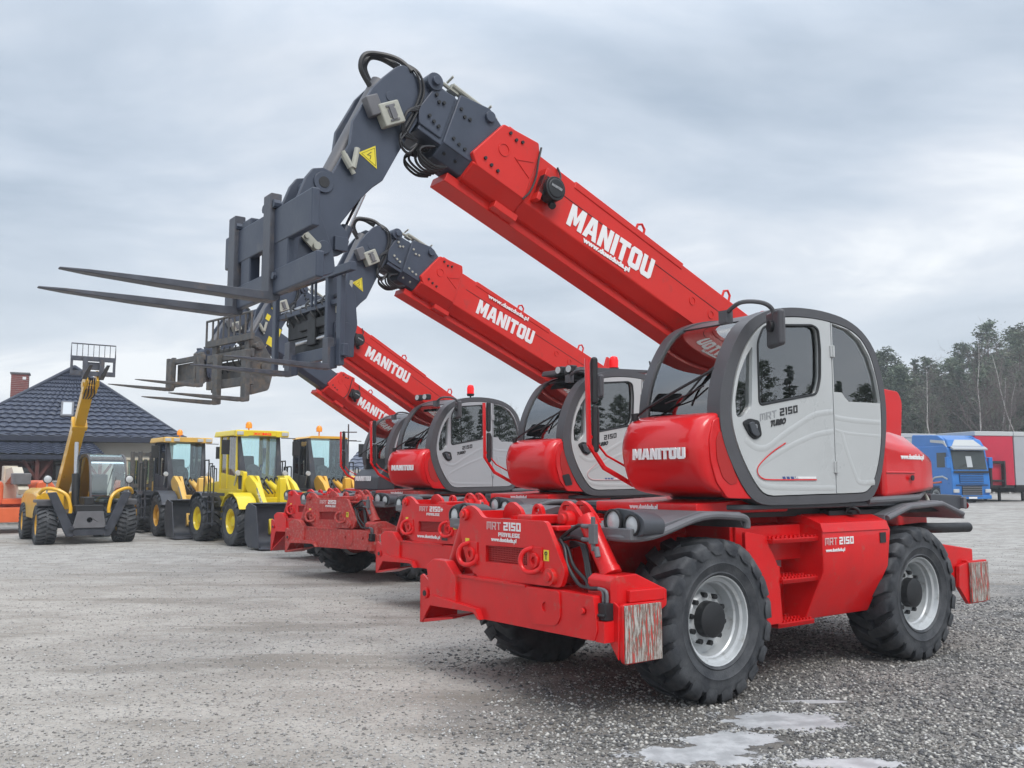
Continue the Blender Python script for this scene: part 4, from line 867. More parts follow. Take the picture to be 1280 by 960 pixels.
    TT = Matrix.Translation(G(3.63, 4.30, .085)) @ Matrix.Rotation(R(26) - R(a) + R(22), 4, 'Y'); k.box(-.09, .09, -.03, .06, -.085, .085, TT); k.build('box_body', 'boxbeige', jb, bevel=.012)
    k = MB(); TT2 = Matrix.Translation(G(3.77, 4.33, .085)) @ Matrix.Rotation(R(26) - R(a) + R(22), 4, 'Y'); k.box(-.06, .05, -.03, .05, -.075, .075, TT2); k.build('box_body', 'fendergrey', jb, bevel=.012)
    k = MB(); k.box(-.02, .02, .06, .075, -.05, .05, TT); k.box(-.04, .04, .06, .068, -.06, -.045, TT); k.box(-.04, .04, .06, .068, .045, .06, TT); k.box(-.035, .035, .06, .066, -.03, .03, TT); k.build('box_latch', 'fendergrey', jb, bevel=.002)
    k = MB()
    for dx in (0, .03): k.tube([G(x, z, y) for x, z, y in crom3([(3.50 - dx, 4.78, .0), (3.40 - dx, 4.70, .07), (3.36 - dx, 4.56, .08), (3.42 - dx, 4.38, .08), (3.50 - dx, 4.22, .08), (3.54, 4.14 - dx, .10), (3.46, 4.08 - dx, .08), (3.38, 4.14, .07)], 6)], .011, 6)
    k.tube([G(x, z, y) for x, z, y in crom3([(3.70, 4.56, -.08), (3.78, 4.68, -.08), (3.75, 4.79, -.07), (3.62, 4.82, -.05), (3.50, 4.79, .0), (3.42, 4.70, .06)], 6)], .02, 8)
    k.tube([G(x, z, y) for x, z, y in crom3([(3.66, 4.6, -.15), (3.72, 4.72, -.15), (3.68, 4.82, -.14), (3.58, 4.83, -.12), (3.48, 4.76, -.05)], 6)], .028, 8)
    k.build('hose', 'rubberhose', neck)
    k = MB(); fx = G(3.83, 3.98, .07); 
    k.cyl(G(3.99, 3.95, .08), G(3.90, 3.80, .08), .018, n=8)
    k.cyl(G(3.91, 3.84, .09), G(3.88, 3.99, .09), .022, n=8); k.cyl(G(3.985, 3.92, .09), G(3.93, 3.84, .09), .026, n=8); split_build(k, 'hydraulic_fitting', 'boxbeige', neck)
    if o.get('sign', 1):
        k = MB(); tri = [(u + e0, v) for u, v in goose([(3.854, 3.975), (3.72, 4.055), (3.705, 3.885)])]; k.prism(tri, 'y', .056, .059, T); k.build('warning_sign', 'sign', neck)
        k = MB(); cxm = [(u + e0, v) for u, v in goose([(3.83, 3.974), (3.727, 4.036), (3.716, 3.905)])]; k.tube([T @ Vector((u, .0595, v)) for u, v in cxm], .0025, 4, closed=True)
        q0 = G(3.752, 4.0, .0595); q1 = G(3.762, 3.945, .0595); k.tube([q0, G(3.785, 3.972, .0595), G(3.755, 3.972, .0595), q1], .003, 4); k.build('sign_symbol', 'blacktext', neck)
    for st_ in o.get('stickers', ()):
        k = MB(); k.prism([(u + e0, v) for u, v in goose(st_)], 'y', .056, .059, T); k.build('yellow_sticker', 'sign', neck)
    k = MB(); k.prism(fillet([(-.93, 2.46), (-1.03, 2.82), (-1.14, 2.90), (-1.38, 2.89), (-1.45, 2.72), (-1.85, 2.40), (-1.85, 2.2), (-1.1, 2.2)], .03), 'y', .115, .15, holes=[circ(-1.27, 2.78, .035, 12)]); k.build('boom_lug', 'red', root, bevel=.005)
    k = MB(); k.prism(fillet([(.35, 1.46), (.30, 1.9), (-.2, 2.35), (-.5, 2.35), (-1.2, 1.46)], .1), 'y', .14, .20); k.build('turret_side', 'red', root, bevel=.01)
    # lift cylinder under the boom
    k = MB(); p0 = Vector((-.9, -.1, 1.50)); p1 = T @ Vector((.15, -.1, -.10)); k.cyl(p0, p0 + (p1 - p0) * .62, .085, n=20); k.build('lift_cylinder', 'red', root)
    k = MB(); k.cyl(p0 + (p1 - p0) * .5, p1, .05, n=16); k.build('piston_rod', 'steel', root)
    k = MB(); k.box(.03, .27, -.2, .0, -.2, -.1, T); k.build('cylinder_bracket', bm_, root)
    carriage(root, o)
    return root

def crom3(pts, k=5):
    n = len(pts); out = []
    for i in range(n - 1):
        p0, p1, p2, p3 = (Vector(pts[max(0, min(n - 1, i + d))]) for d in (-1, 0, 1, 2))
        for t in range(k):
            u = t / k; out.append(tuple(.5 * ((2 * p1) + (p2 - p0) * u + (2 * p0 - 5 * p1 + 4 * p2 - p3) * u * u + (3 * p1 - p0 - 3 * p2 + p3) * u ** 3)))
    out.append(tuple(pts[-1])); return out
def circ3(x, y, z, r, n=10): return [(x, y + r * math.cos(2 * math.pi * i / n), z + r * math.sin(2 * math.pi * i / n)) for i in range(n)]

STK = [[(x_ - .05, z_ + .03), (x_ + .02, z_ + .06), (x_ + .05, z_ - .03), (x_ - .02, z_ - .06)] for x_, z_ in ((3.75, 4.26), (3.84, 4.08))] + [[(x_ - .08, z_ + .04), (x_ + .04, z_ + .09), (x_ + .08, z_ - .04), (x_ - .04, z_ - .09)] for x_, z_ in ((3.66, 3.88), (3.76, 3.70))]
telehandler(dict(near=True, x=1.955, y=8.749, al=36.6, label='nearest and largest red telehandler, both its left wheels and whole boom in view',
    hood='red', door='door', nosetext='white', ftext=('MRT', '2150', 'high'), ba=22.1, bz=2.90, cx=4.47, cz=2.90, cstyle='plate', cmat='dark'))
telehandler(dict(near=False, x=.894, y=13.236, al=40.1, label='red telehandler with a plain unlettered cab nose and a light bar on its roof',
    hood='red', door='door', nosetext=None, ftext=('MRT', '2150+', 'low'), ba=21.1, bz=3.03, cx=4.15, cz=2.93, cy=-.15, fy=(.38, -.56), cstyle='tallframe', cmat='dark', flen=1.22,
    beacon=(-.05, .75), lightbar=True, worklights=(.72, .92), nosevent=True, logo=True, lu=2.05, us=2.45, urltop=True, reel=False, brightbolts=True))
telehandler(dict(near=False, x=-1.294, y=17.088, al=46.4, label='red telehandler with scratched faded front frame and lettered red nose, third in the row', worn=True, chmat='redworn',
    hood='red', door='doorgrey', nosetext='white', ftext=('MRT', '2150', None), ba=25.5, bz=2.78, cx=4.3, cz=2.86, cy=-.18, fy=(.42, -.42), cstyle='backrest', cmat='darkworn', flen=1.2,
    beacon=(.0, .75), worklights=(.42, .62), swoosh=False, sign=0, stickers=STK))
telehandler(dict(near=False, x=-2.45, y=20.6, al=46, label='farthest red telehandler in the row, with a dark grey lettered cab nose',
    hood='hoodgrey', door='doorgrey', nosetext='white', ftext=None, ba=27.3, bz=2.47, cx=4.95, cz=3.40, cy=-.5, fy=(.22, -.92), cstyle='low', cmat='darkworn', flen=1.22, us=1.85, ext=1.6, lu=1.55, lowfeet=True,
    sign=0, _s=[[(3.80, 4.0), (3.70, 4.12), (3.62, 4.02), (3.72, 3.90)], [(3.95, 3.82), (3.88, 3.92), (3.80, 3.84), (3.86, 3.70)]]))

# ================================================================== setting
cam = bpy.data.cameras.new('camera'); co = bpy.data.objects.new('camera', cam); C.objects.link(co)
co.location = (0, 0, 1.64); co.rotation_euler = (math.pi / 2 + math.atan(120 / 1150), 0, 0)
cam.sensor_width = 36; cam.lens = 1150 / 1280 * 36; cam.clip_end = 2000; SC.camera = co
w = bpy.data.worlds.new('World'); SC.world = w; w.use_nodes = True
nt = w.node_tree; N = nt.nodes; L = nt.links; bg = N['Background']
sky = N.new('ShaderNodeTexSky'); sky.sky_type = 'NISHITA'; sky.sun_disc = False; sky.sun_elevation = R(48); sky.sun_rotation = R(150); sky.dust_density = 3; sky.air_density = 1.2
tc = N.new('ShaderNodeTexCoord'); sx = N.new('ShaderNodeSeparateXYZ'); L.new(tc.outputs['Generated'], sx.inputs[0])
def mth(op, a, b=None, **k):
    n = N.new('ShaderNodeMath'); n.operation = op
    for i, v in enumerate((a, b)):
        if v is None: continue
        if isinstance(v, (int, float)): n.inputs[i].default_value = v
        else: L.new(v, n.inputs[i])
    n.use_clamp = k.get('clamp', False); return n.outputs[0]
zz = mth('MAXIMUM', sx.outputs['Z'], 0.0); den = mth('ADD', zz, .22)
cb = N.new('ShaderNodeCombineXYZ'); L.new(mth('DIVIDE', sx.outputs['X'], den), cb.inputs[0]); L.new(mth('DIVIDE', sx.outputs['Y'], den), cb.inputs[1])
mp = N.new('ShaderNodeMapping'); mp.inputs['Location'].default_value = (7.3, 2.2, 0); mp.inputs['Scale'].default_value = (.9, 1.25, 1); L.new(cb.outputs[0], mp.inputs[0])
n1 = N.new('ShaderNodeTexNoise'); n1.inputs['Scale'].default_value = 1.15; n1.inputs['Detail'].default_value = 6; n1.inputs['Roughness'].default_value = .54; n1.inputs['Distortion'].default_value = .4
L.new(mp.outputs[0], n1.inputs['Vector'])
ramp = N.new('ShaderNodeValToRGB'); e = ramp.color_ramp.elements
e[0].position = .33; e[0].color = (3.3, 3.95, 4.8, 1); e[1].position = .66; e[1].color = (7.7, 7.9, 8.1, 1)
a_ = e.new(.47); a_.color = (4.5, 5.1, 5.9, 1); a_ = e.new(.58); a_.color = (5.8, 6.2, 6.8, 1)
L.new(n1.outputs[0], ramp.inputs[0])
hz = N.new('ShaderNodeMix'); hz.data_type = 'RGBA'; mr = N.new('ShaderNodeMapRange'); mr.inputs[1].default_value = .0; mr.inputs[2].default_value = .30; mr.inputs[3].default_value = .6; mr.inputs[4].default_value = 0.
L.new(zz, mr.inputs[0]); L.new(mr.outputs[0], hz.inputs[0]); L.new(ramp.outputs[0], hz.inputs[6]); hz.inputs[7].default_value = (6.9, 7.2, 7.5, 1)
ms = N.new('ShaderNodeMix'); ms.data_type = 'RGBA'; ms.inputs[0].default_value = .93; L.new(sky.outputs[0], ms.inputs[6]); L.new(hz.outputs[2], ms.inputs[7])
# an overcast sky is brightest overhead
zr = N.new('ShaderNodeMapRange'); zr.inputs[1].default_value = .42; zr.inputs[2].default_value = 1.; zr.inputs[3].default_value = 1.; zr.inputs[4].default_value = 2.3; L.new(zz, zr.inputs[0])
vm = N.new('ShaderNodeVectorMath'); vm.operation = 'SCALE'; L.new(ms.outputs[2], vm.inputs[0]); L.new(zr.outputs[0], vm.inputs['Scale']); L.new(vm.outputs[0], bg.inputs[0]); bg.inputs[1].default_value = .1
sl = bpy.data.lights.new('sun', 'SUN'); sl.energy = 1.3; sl.angle = R(25); sl.color = (1, .965, .92); so = bpy.data.objects.new('sun', sl); C.objects.link(so)
# light comes from behind the camera and to the right
so.rotation_euler = (R(42), 0, R(30))
SC.view_settings.view_transform = 'Standard'; SC.view_settings.look = 'None'; SC.view_settings.exposure = .5; SC.view_settings.gamma = 1
SC.cycles.max_bounces = 8; SC.cycles.transparent_max_bounces = 16; SC.cycles.sample_clamp_indirect = 6

def gz(x, y):
    t = max(0, min(1, (math.hypot(x, y) - 30) / 32)); return .45 * t * t * (3 - 2 * t)
import numpy as np
def grid(name, xs, ys, fz, m):
    b = MB(); 
    for y in ys:
        for x in xs: b.v.append((x, y, fz(x, y)))
    nx = len(xs)
    for j in range(len(ys) - 1):
        for i in range(nx - 1): a = j * nx + i; b.f.append((a, a + 1, a + nx + 1, a + nx))
    me = bpy.data.meshes.new(name); me.from_pydata(b.v, [], b.f); me.materials.append(m); me.shade_smooth(); return obj(name, me)

ICE = ((1.12, 5.72, .46, .26), (1.42, 6.02, .40, .22), (1.85, 6.50, .52, .26), (1.95, 5.55, .40, .12), (2.65, 5.2, .62, .22), (1.45, 5.12, .55, .10), (3.3, 5.85, .22, .08), (2.25, 7.05, .30, .07), (3.35, 4.95, .7, .25))
def groundmat():
    m = bpy.data.materials.new('gravel_yard'); m.use_nodes = True
    nt = m.node_tree; N = nt.nodes; L = nt.links; b = N['Principled BSDF']; b.inputs['Roughness'].default_value = .92; b.inputs['Specular IOR Level'].default_value = .3
    geo = N.new('ShaderNodeNewGeometry'); P = geo.outputs['Position']
    def noise(s, d=6, r=.6, vec=P, sc=None):
        n = N.new('ShaderNodeTexNoise'); n.inputs['Scale'].default_value = s; n.inputs['Detail'].default_value = d; n.inputs['Roughness'].default_value = r
        if sc: mp = N.new('ShaderNodeMapping'); mp.inputs['Scale'].default_value = sc; mp.inputs['Rotation'].default_value = (0, 0, R(24)); L.new(vec, mp.inputs[0]); vec = mp.outputs[0]
        L.new(vec, n.inputs['Vector']); return n.outputs[0]
    def rng(v, a, b_, c=0., d=1.):
        r = N.new('ShaderNodeMapRange'); r.inputs[1].default_value = a; r.inputs[2].default_value = b_; r.inputs[3].default_value = c; r.inputs[4].default_value = d; r.interpolation_type = 'SMOOTHSTEP'; L.new(v, r.inputs[0]); return r.outputs[0]
    def mix(f, a, c):
        x = N.new('ShaderNodeMix'); x.data_type = 'RGBA'
        if isinstance(f, float): x.inputs[0].default_value = f
        else: L.new(f, x.inputs[0])
        for v, i in ((a, 6), (c, 7)):
            if isinstance(v, tuple): x.inputs[i].default_value = (*v, 1)
            else: L.new(v, x.inputs[i])
        return x.outputs[2]
    def mt(op, a, c):
        n = N.new('ShaderNodeMath'); n.operation = op; n.use_clamp = False
        for i, v in enumerate((a, c)):
            if isinstance(v, (int, float)): n.inputs[i].default_value = v
            else: L.new(v, n.inputs[i])
        return n.outputs[0]
    sep = N.new('ShaderNodeSeparateXYZ'); L.new(P, sep.inputs[0]); X, Y = sep.outputs[0], sep.outputs[1]
    # loose gravel lies on the right and in the far yard, the middle is a compacted pale track
    side = mt('ADD', X, mt('MULTIPLY', Y, -.10)); lf = mt('ADD', side, mt('MULTIPLY', mt('SUBTRACT', noise(.55, 5), .5), 4.6))
    gravel = rng(lf, -1.4, 1.2)
    far = rng(mt('ADD', Y, mt('MULTIPLY', mt('SUBTRACT', noise(.3, 4), .5), 8)), 13, 19)
    gravel = mt('MAXIMUM', gravel, mt('MULTIPLY', far, .75))
    # stone cells
    vo = N.new('ShaderNodeTexVoronoi'); vo.inputs['Scale'].default_value = 30; L.new(P, vo.inputs['Vector'])
    vo2 = N.new('ShaderNodeTexVoronoi'); vo2.inputs['Scale'].default_value = 75; L.new(P, vo2.inputs['Vector'])
    cc = N.new('ShaderNodeSeparateColor'); L.new(vo.outputs['Color'], cc.inputs[0]); cc2 = N.new('ShaderNodeSeparateColor'); L.new(vo2.outputs['Color'], cc2.inputs[0])
    r1 = N.new('ShaderNodeValToRGB'); e = r1.color_ramp.elements; e[0].position = 0; e[0].color = (.09, .09, .095, 1); e[1].position = 1; e[1].color = (.58, .56, .53, 1)
    q = e.new(.5); q.color = (.22, .215, .21, 1); q = e.new(.8); q.color = (.37, .355, .33, 1)
    L.new(cc.outputs[0], r1.inputs[0])
    gcol = mix(rng(vo.outputs['Distance'], .012, .022, 0, .6), r1.outputs[0], (.09, .09, .09)); 
    track = mix(rng(noise(.8, 10, .7, P, (1, 1.5, 1)), .3, .7), (.31, .28, .245), (.50, .465, .42))
    track = mix(rng(noise(14, 6, .7), .42, .62, 0, .35), track, (.26, .24, .215))
    track = mix(rng(noise(3.2, 7, .7), .58, .72, 0, .5), track, (.235, .20, .165))
    track = mix(rng(cc2.outputs[0], .86, .95, 0, .65), track, (.42, .41, .39)); track = mix(rng(cc2.outputs[1], .90, .97, 0, .6), track, (.12, .12, .12))
    gl = mix(rng(noise(.8, 5), .4, .65, 0, .5), gcol, track)
    fargravel = mix(rng(noise(2.2, 8, .75), .35, .65), (.27, .255, .235), (.43, .415, .39))
    gl = mix(far, gl, fargravel)
    col = mix(gravel, track, gl)
    # darker patch of ground near the wheels of the first machine, wheel ruts
    def blob(cx, cy, rx, ry, amp=.35, ns=1.6):
        dx = mt('DIVIDE', mt('SUBTRACT', X, cx), rx); dy = mt('DIVIDE', mt('SUBTRACT', Y, cy), ry)
        d = mt('SQRT', mt('ADD', mt('MULTIPLY', dx, dx), mt('MULTIPLY', dy, dy)), 0.)
        return mt('ADD', d, mt('MULTIPLY', mt('SUBTRACT', noise(ns, 8, .62), .5), amp * 4))
    dark_patch = rng(blob(.9, 6.6, 1.3, 1.1), .5, 1.3, .65, 0); col = mix(dark_patch, col, (.085, .078, .068))
    rut = rng(noise(.5, 6, .65, P, (.45, 2.2, 1)), .53, .63, 0, .6); col = mix(rut, col, (.22, .195, .165))
    col = mix(rng(noise(30, 8, .8), .50, .72, 0, .55), col, (.17, .155, .135)); col = mix(rng(noise(55, 6, .8), .56, .70, 0, .5), col, (.50, .47, .43))
    # thin ice in shallow hollows
    ice = None
    for (cx, cy, rx, ry) in ICE:
        v = rng(blob(cx, cy, rx, ry, .85, 3.1), .86, .99, 1, 0); ice = v if ice is None else mt('MAXIMUM', ice, v)
    for (cx, cy, rx, ry) in () and ((1.05, 5.75, .42, .26), (1.30, 6.12, .42, .22), (1.72, 6.45, .50, .28), (1.9, 5.62, .42, .12), (2.55, 5.2, .8, .25), (1.5, 5.15, .45, .10), (3.3, 5.85, .25, .1), (2.2, 7.05, .34, .07), (.35, 5.45, .24, .14), (3.3, 4.9, .8, .3)):
        v = rng(blob(cx, cy, rx, ry, 1.0, 3.1), .85, .97, 1, 0); ice = v if ice is None else mt('MAXIMUM', ice, v)
    icol = mix(rng(noise(6, 6, .6), .35, .65), (.36, .365, .37), (.54, .545, .55)); icol = mix(rng(noise(60, 4), .55, .65, 0, .3), icol, (.3, .3, .3))
    col = mix(ice, col, icol)
    L.new(col, b.inputs['Base Color'])
    rg = N.new('ShaderNodeMapRange'); rg.inputs[3].default_value = .93; rg.inputs[4].default_value = .38; L.new(ice, rg.inputs[0]); L.new(rg.outputs[0], b.inputs['Roughness'])
    ht = mt('ADD', mt('MULTIPLY', rng(vo.outputs['Distance'], .0, .02, 1, 0), mt('MULTIPLY', gravel, .012)), mt('MULTIPLY', noise(45, 6, .7), .012))
    ht = mt('ADD', ht, mt('MULTIPLY', noise(5, 6, .65), .03)); ht = mt('ADD', ht, mt('MULTIPLY', rng(vo2.outputs['Distance'], .0, .01, 1, 0), .004))
    ht = mt('MULTIPLY', ht, mt('SUBTRACT', 1.0, mt('MULTIPLY', ice, .85)))
    bp = N.new('ShaderNodeBump'); bp.inputs['Strength'].default_value = .9; bp.inputs['Distance'].default_value = 1.; L.new(ht, bp.inputs['Height']); L.new(bp.outputs[0], b.inputs['Normal'])
    return m
xs = sorted(set([-900, -500, -300, -200, -140, -100] + [i * 5. for i in range(-16, 17)] + [100, 140, 200, 300, 500, 900]))
ys = sorted(set([-700, -300, -150, -80] + [i * 5. for i in range(-10, 20)] + [110, 140, 180, 250, 400, 900]))
g = grid('ground', xs, ys, gz, groundmat()); kind(g, 'structure')

# moist winter air over the yard
hm_ = bpy.data.materials.new('haze'); hm_.use_nodes = True; hn = hm_.node_tree.nodes; hn.remove(hn['Principled BSDF'])
pv = hn.new('ShaderNodeVolumePrincipled'); pv.inputs['Color'].default_value = (.86, .92, .96, 1); pv.inputs['Density'].default_value = .0014; pv.inputs['Anisotropy'].default_value = .2
hm_.node_tree.links.new(pv.outputs[0], hn['Material Output'].inputs['Volume'])
hb = MB(); hb.box(-120, 130, -90, 160, -1.2, 26); hz_ = hb.build('haze', hm_, None, smooth=0); kind(hz_, 'stuff'); hz_['label'] = 'thin moist winter haze hanging over the whole yard'
SC.cycles.volume_bounces = 0
# loose stones lying on the yard near the camera
rs = np.random.RandomState(3)
def stones(n, name, gen, smin, smax, m):
    base = np.array([(1, 0, 0), (-.9, .2, 0), (.1, 1, 0), (0, -.9, .1), (.1, 0, .8), (0, .1, -.6)]); F = np.array([(0, 2, 4), (2, 1, 4), (1, 3, 4), (3, 0, 4), (2, 0, 5), (1, 2, 5), (3, 1, 5), (0, 3, 5)])
    P = gen(n); n = len(P); s = smin + (smax - smin) * rs.rand(n) ** 3
    a = rs.rand(n) * 6.283; V = base[None] * (1 + .35 * (rs.rand(n, 6, 3) - .5)); V *= np.stack([s, s * (.6 + .4 * rs.rand(n)), s * (.45 + .4 * rs.rand(n))], 1)[:, None]
    c, q = np.cos(a)[:, None], np.sin(a)[:, None]; W = V.copy(); W[..., 0] = V[..., 0] * c - V[..., 1] * q; W[..., 1] = V[..., 0] * q + V[..., 1] * c
    W[..., :2] += P[:, None, :2]; W[..., 2] += (s * .15)[:, None] + P[:, None, 2]
    me = bpy.data.meshes.new(name); me.vertices.add(n * 6); me.vertices.foreach_set('co', W.reshape(-1)); me.loops.add(n * 24); me.polygons.add(n * 8)
    idx = (F[None] + (np.arange(n) * 6)[:, None, None]).reshape(-1); me.loops.foreach_set('vertex_index', idx); me.polygons.foreach_set('loop_start', np.arange(n * 8) * 3)
    me.update(calc_edges=True); me.materials.append(m); return obj(name, me)
def stonemat():
    m = mat('stone', (.2, .2, .2), .85); nt = m.node_tree; N = nt.nodes; L = nt.links; g_ = N.new('ShaderNodeNewGeometry')
    r = N.new('ShaderNodeValToRGB'); e = r.color_ramp.elements; e[0].color = (.09, .09, .095, 1); e[1].color = (.55, .53, .49, 1); q = e.new(.55); q.color = (.15, .145, .135, 1)
    L.new(g_.outputs['Random Per Island'], r.inputs[0]); L.new(r.outputs[0], N['Principled BSDF'].inputs['Base Color']); return m
def gen(n):
    y = 4.2 + 9 * rs.rand(n * 2) ** 1.7; x = (rs.rand(n * 2) - .5) * 1.25 * y
    d = x - .1 * y + .6 * np.sin(x * 1.7 + y) + .5 * np.sin(y * 2.3 - x); keep = rs.rand(n * 2) < np.clip((d + 1.2) / 2.2, .0, 1)
    for cx, cy, rx, ry in ICE: keep &= ((x - cx) / rx) ** 2 + ((y - cy) / ry) ** 2 > .9 * (.6 + .6 * rs.rand(n * 2))
    x, y = x[keep][:n], y[keep][:n]; return np.stack([x, y, np.zeros_like(x)], 1)
def gen2(n):
    y = 4.2 + 26 * rs.rand(n) ** 2.4; x = (rs.rand(n) - .5) * 1.25 * y; k_ = np.ones(n, bool)
    for cx, cy, rx, ry in ICE: k_ &= ((x - cx) / rx) ** 2 + ((y - cy) / ry) ** 2 > .9 * (.6 + .6 * rs.rand(n))
    return np.stack([x, y, np.zeros_like(x)], 1)[k_]
st = stones(80000, 'gravel', gen, .005, .026, stonemat()); kind(st, 'stuff'); st['label'] = 'loose grey gravel stones scattered over the yard'
pm = stonemat(); pm.node_tree.nodes['Color Ramp'].color_ramp.elements[0].color = (.15, .145, .135, 1); pm.node_tree.nodes['Color Ramp'].color_ramp.elements[1].color = (.36, .35, .34, 1); pm.node_tree.nodes['Color Ramp'].color_ramp.elements[2].color = (.55, .54, .52, 1)
st = stones(110000, 'gravel', gen2, .004, .018, pm); kind(st, 'stuff'); st['label'] = 'pale grit lying on the compacted track'

# ================================================================== other machines
def loader(label, loc, rz, body, cabm, rimm, arm, roof, text_=None, high=0., stripe=True):
    root = thing('wheel_loader', label, 'wheel loader', (*loc, 0), rz, 'wheel loaders parked in a line')
    for x in (1.2, -1.2):
        for y in (.86, -.86): wheel(root, x, y, .62, .48, .30, m_rim=rimm, nl=18, hub=rimm, key='ld' + rimm)
    k = MB(); k.box(-2.4, -.25, -.55, .55, .75, 1.0); k.prism(fillet([(-2.55, .8), (-.75, .8), (-.75, 1.65), (-2.1, 1.55), (-2.5, 1.35)], .1), 'y', -.5, .5); k.build('engine_hood', body, root, bevel=.03)
    k = MB(); k.box(-1.5, -.9, -.6, .6, .45, .8); k.box(.9, 1.5, -.6, .6, .45, .8); k.box(-.3, 1.6, -.35, .35, .5, 1.0); k.prism(fillet([(.2, .6), (1.7, .6), (1.8, 1.0), (1.2, 1.75), (.7, 1.75), (.2, 1.2)], .05), 'y', -.42, -.34); k.prism(fillet([(.2, .6), (1.7, .6), (1.8, 1.0), (1.2, 1.75), (.7, 1.75), (.2, 1.2)], .05), 'y', .34, .42)
    k.build('front_frame', body, root, bevel=.015)
    k = MB(); k.cyl((-1.2, -.8, .61), (-1.2, .8, .61), .11); k.build('axle', body, root); k = MB(); k.cyl((1.2, -.8, .61), (1.2, .8, .61), .11); k.build('axle', body, root)
    for y0, y1 in ((-1.1, -.62), (.62, 1.1)):
        for xc in (1.2, -1.2):
            k = MB(); pts = [(xc + .72 * math.cos(a), .62 + .72 * math.sin(a)) for a in [R(v) for v in (25, 50, 75, 100, 125, 150)]]; pin = [(xc + .69 * math.cos(a), .62 + .69 * math.sin(a)) for a in [R(v) for v in (150, 125, 100, 75, 50, 25)]]
            k.prism(pts + pin, 'y', y0, y1); k.build('fender', body if body == 'yellowb' and xc > 0 else 'bucket', root, bevel=.006)
    for y0 in (-1.12, .72):
        k = MB(); k.box(-.75, -.15, y0, y0 + .40, 1.22, 1.30); k.box(-.45, -.40, y0 + .05, y0 + .1, .45, 1.22); k.box(-.15, -.10, y0 + .05, y0 + .1, .45, 1.22)
        for z in (.48, .78, 1.05): k.box(-.45, -.10, y0 + .03, y0 + .2, z, z + .04)
        k.build('ladder', 'bucket', root, bevel=.005)
        k = MB(); yy = y0 + .04 if y0 < 0 else y0 + .36
        k.tube(crom3([(-.72, yy, 1.3), (-.72, yy, 2.1), (-.66, yy, 2.16), (-.45, yy, 2.16), (-.4, yy, 2.1), (-.4, yy, 1.3)], 3), .018, 6); k.tube(crom3([(-.25, yy, 1.3), (-.25, yy, 1.95), (-.2, yy, 2.0), (-.05, yy, 2.0), (0, yy, 1.94), (.0, yy, 1.3)], 3), .018, 6); k.build('handrail', 'black', root)
    cab = grp('cab', root)
    x0, x1, w_, z0, z1 = -.95, .30, .60, 1.1, 2.82
    k = MB(); k.box(x0, x1 + .28, -w_, w_, z0, z0 + .30)
    for sy in (-1, 1):
        for a, b_ in ((x0, x0 + .09), (x1 - .10, x1), (-.45, -.38)): k.loft([[(a, sy * w_, z0 + .3), (b_, sy * w_, z0 + .3), (b_, sy * (w_ - .08), z0 + .3), (a, sy * (w_ - .08), z0 + .3)], [(a, sy * w_, z1), (b_, sy * w_, z1), (b_, sy * (w_ - .08), z1), (a, sy * (w_ - .08), z1)]])
        k.prism([(x0, z0 + .3), (x1, z0 + .3), (x1, z0 + .62), (x0, z0 + .75)], 'y', sy * (w_ - .02), sy * (w_ - .06))
    k.build('cab_frame', cabm, cab, bevel=.012)
    k = MB(); k.box(x0 + .06, x1 - .015, -w_ + .03, -w_ + .04, z0 + .3, z1); k.build('side_window', 'glassx', cab); k = MB(); k.box(x0 + .06, x1 - .015, w_ - .04, w_ - .03, z0 + .3, z1); k.build('side_window', 'glassx', cab)
    k = MB(); k.loft([[(x1 - .03, -w_ + .09, z1 - .02), (x1 - .03, w_ - .09, z1 - .02), (x1 - .02, w_ - .09, z1 - .02), (x1 - .02, -w_ + .09, z1 - .02)], [(x1 + .26, -w_ + .18, z0 + .32), (x1 + .26, w_ - .18, z0 + .32), (x1 + .27, w_ - .18, z0 + .32), (x1 + .27, -w_ + .18, z0 + .32)]]); k.build('windscreen', 'glasslight', cab)
    k = MB()
    for sy in (-1, 1): k.loft([[(x1 - .05, sy * (w_ - .09), z1), (x1 - .05, sy * (w_ - .01), z1), (x1 + .0, sy * (w_ - .01), z1), (x1 + .0, sy * (w_ - .09), z1)], [(x1 + .1, sy * (w_ - .22), z0 + .28), (x1 + .1, sy * (w_ - .03), z0 + .28), (x1 + .29, sy * (w_ - .03), z0 + .28), (x1 + .29, sy * (w_ - .22), z0 + .28)]])
    k.build('windscreen_pillar', 'bucket', cab)
    k = MB(); k.box(x0 + .01, x0 + .02, -w_ + .08, w_ - .08, z0 + .3, z1); k.build('rear_window', 'glasslight', cab)
    rf = fillet([(-w_ - .14, z1 - .02), (-w_ - .1, z1 + .13), (w_ + .1, z1 + .13), (w_ + .14, z1 - .02)] if roof != 'yellowo' else [(-w_ - .02, z1), (-w_ + .1, z1 + .07), (w_ - .1, z1 + .07), (w_ + .02, z1)], .03)
    k = MB(); k.prism(rf, 'x', x0 - .08, x1 + (.22 if roof != 'yellowo' else .05))
    if roof != 'yellowo': k.box(x1 + .1, x1 + .24, -w_ - .14, -w_ + .22, z1 - .04, z1 + .12); k.box(x1 + .1, x1 + .24, w_ - .22, w_ + .14, z1 - .04, z1 + .12)
    k.build('roof', roof, cab, bevel=.025)
    if roof != 'yellowo':
        for yy in (-.62, .62, -.36, .36) if not text_ else (-.62, .62):
            k = MB(); k.box(x1 + .24, x1 + .26, yy - .09, yy + .09, z1 - .005, z1 + .09); k.build('work_light', 'lamp', cab, bevel=.01)
    k = MB(); k.cyl((-.55, .05, z1 + .1), (-.55, .05, z1 + .26), .02); k.lathe([(.085, 0), (.09, .1), (.06, .16), (.001, .19)], 16, 'z', Matrix.Translation((-.55, .05, z1 + .24))); k.build('amber_beacon', 'amber', cab)
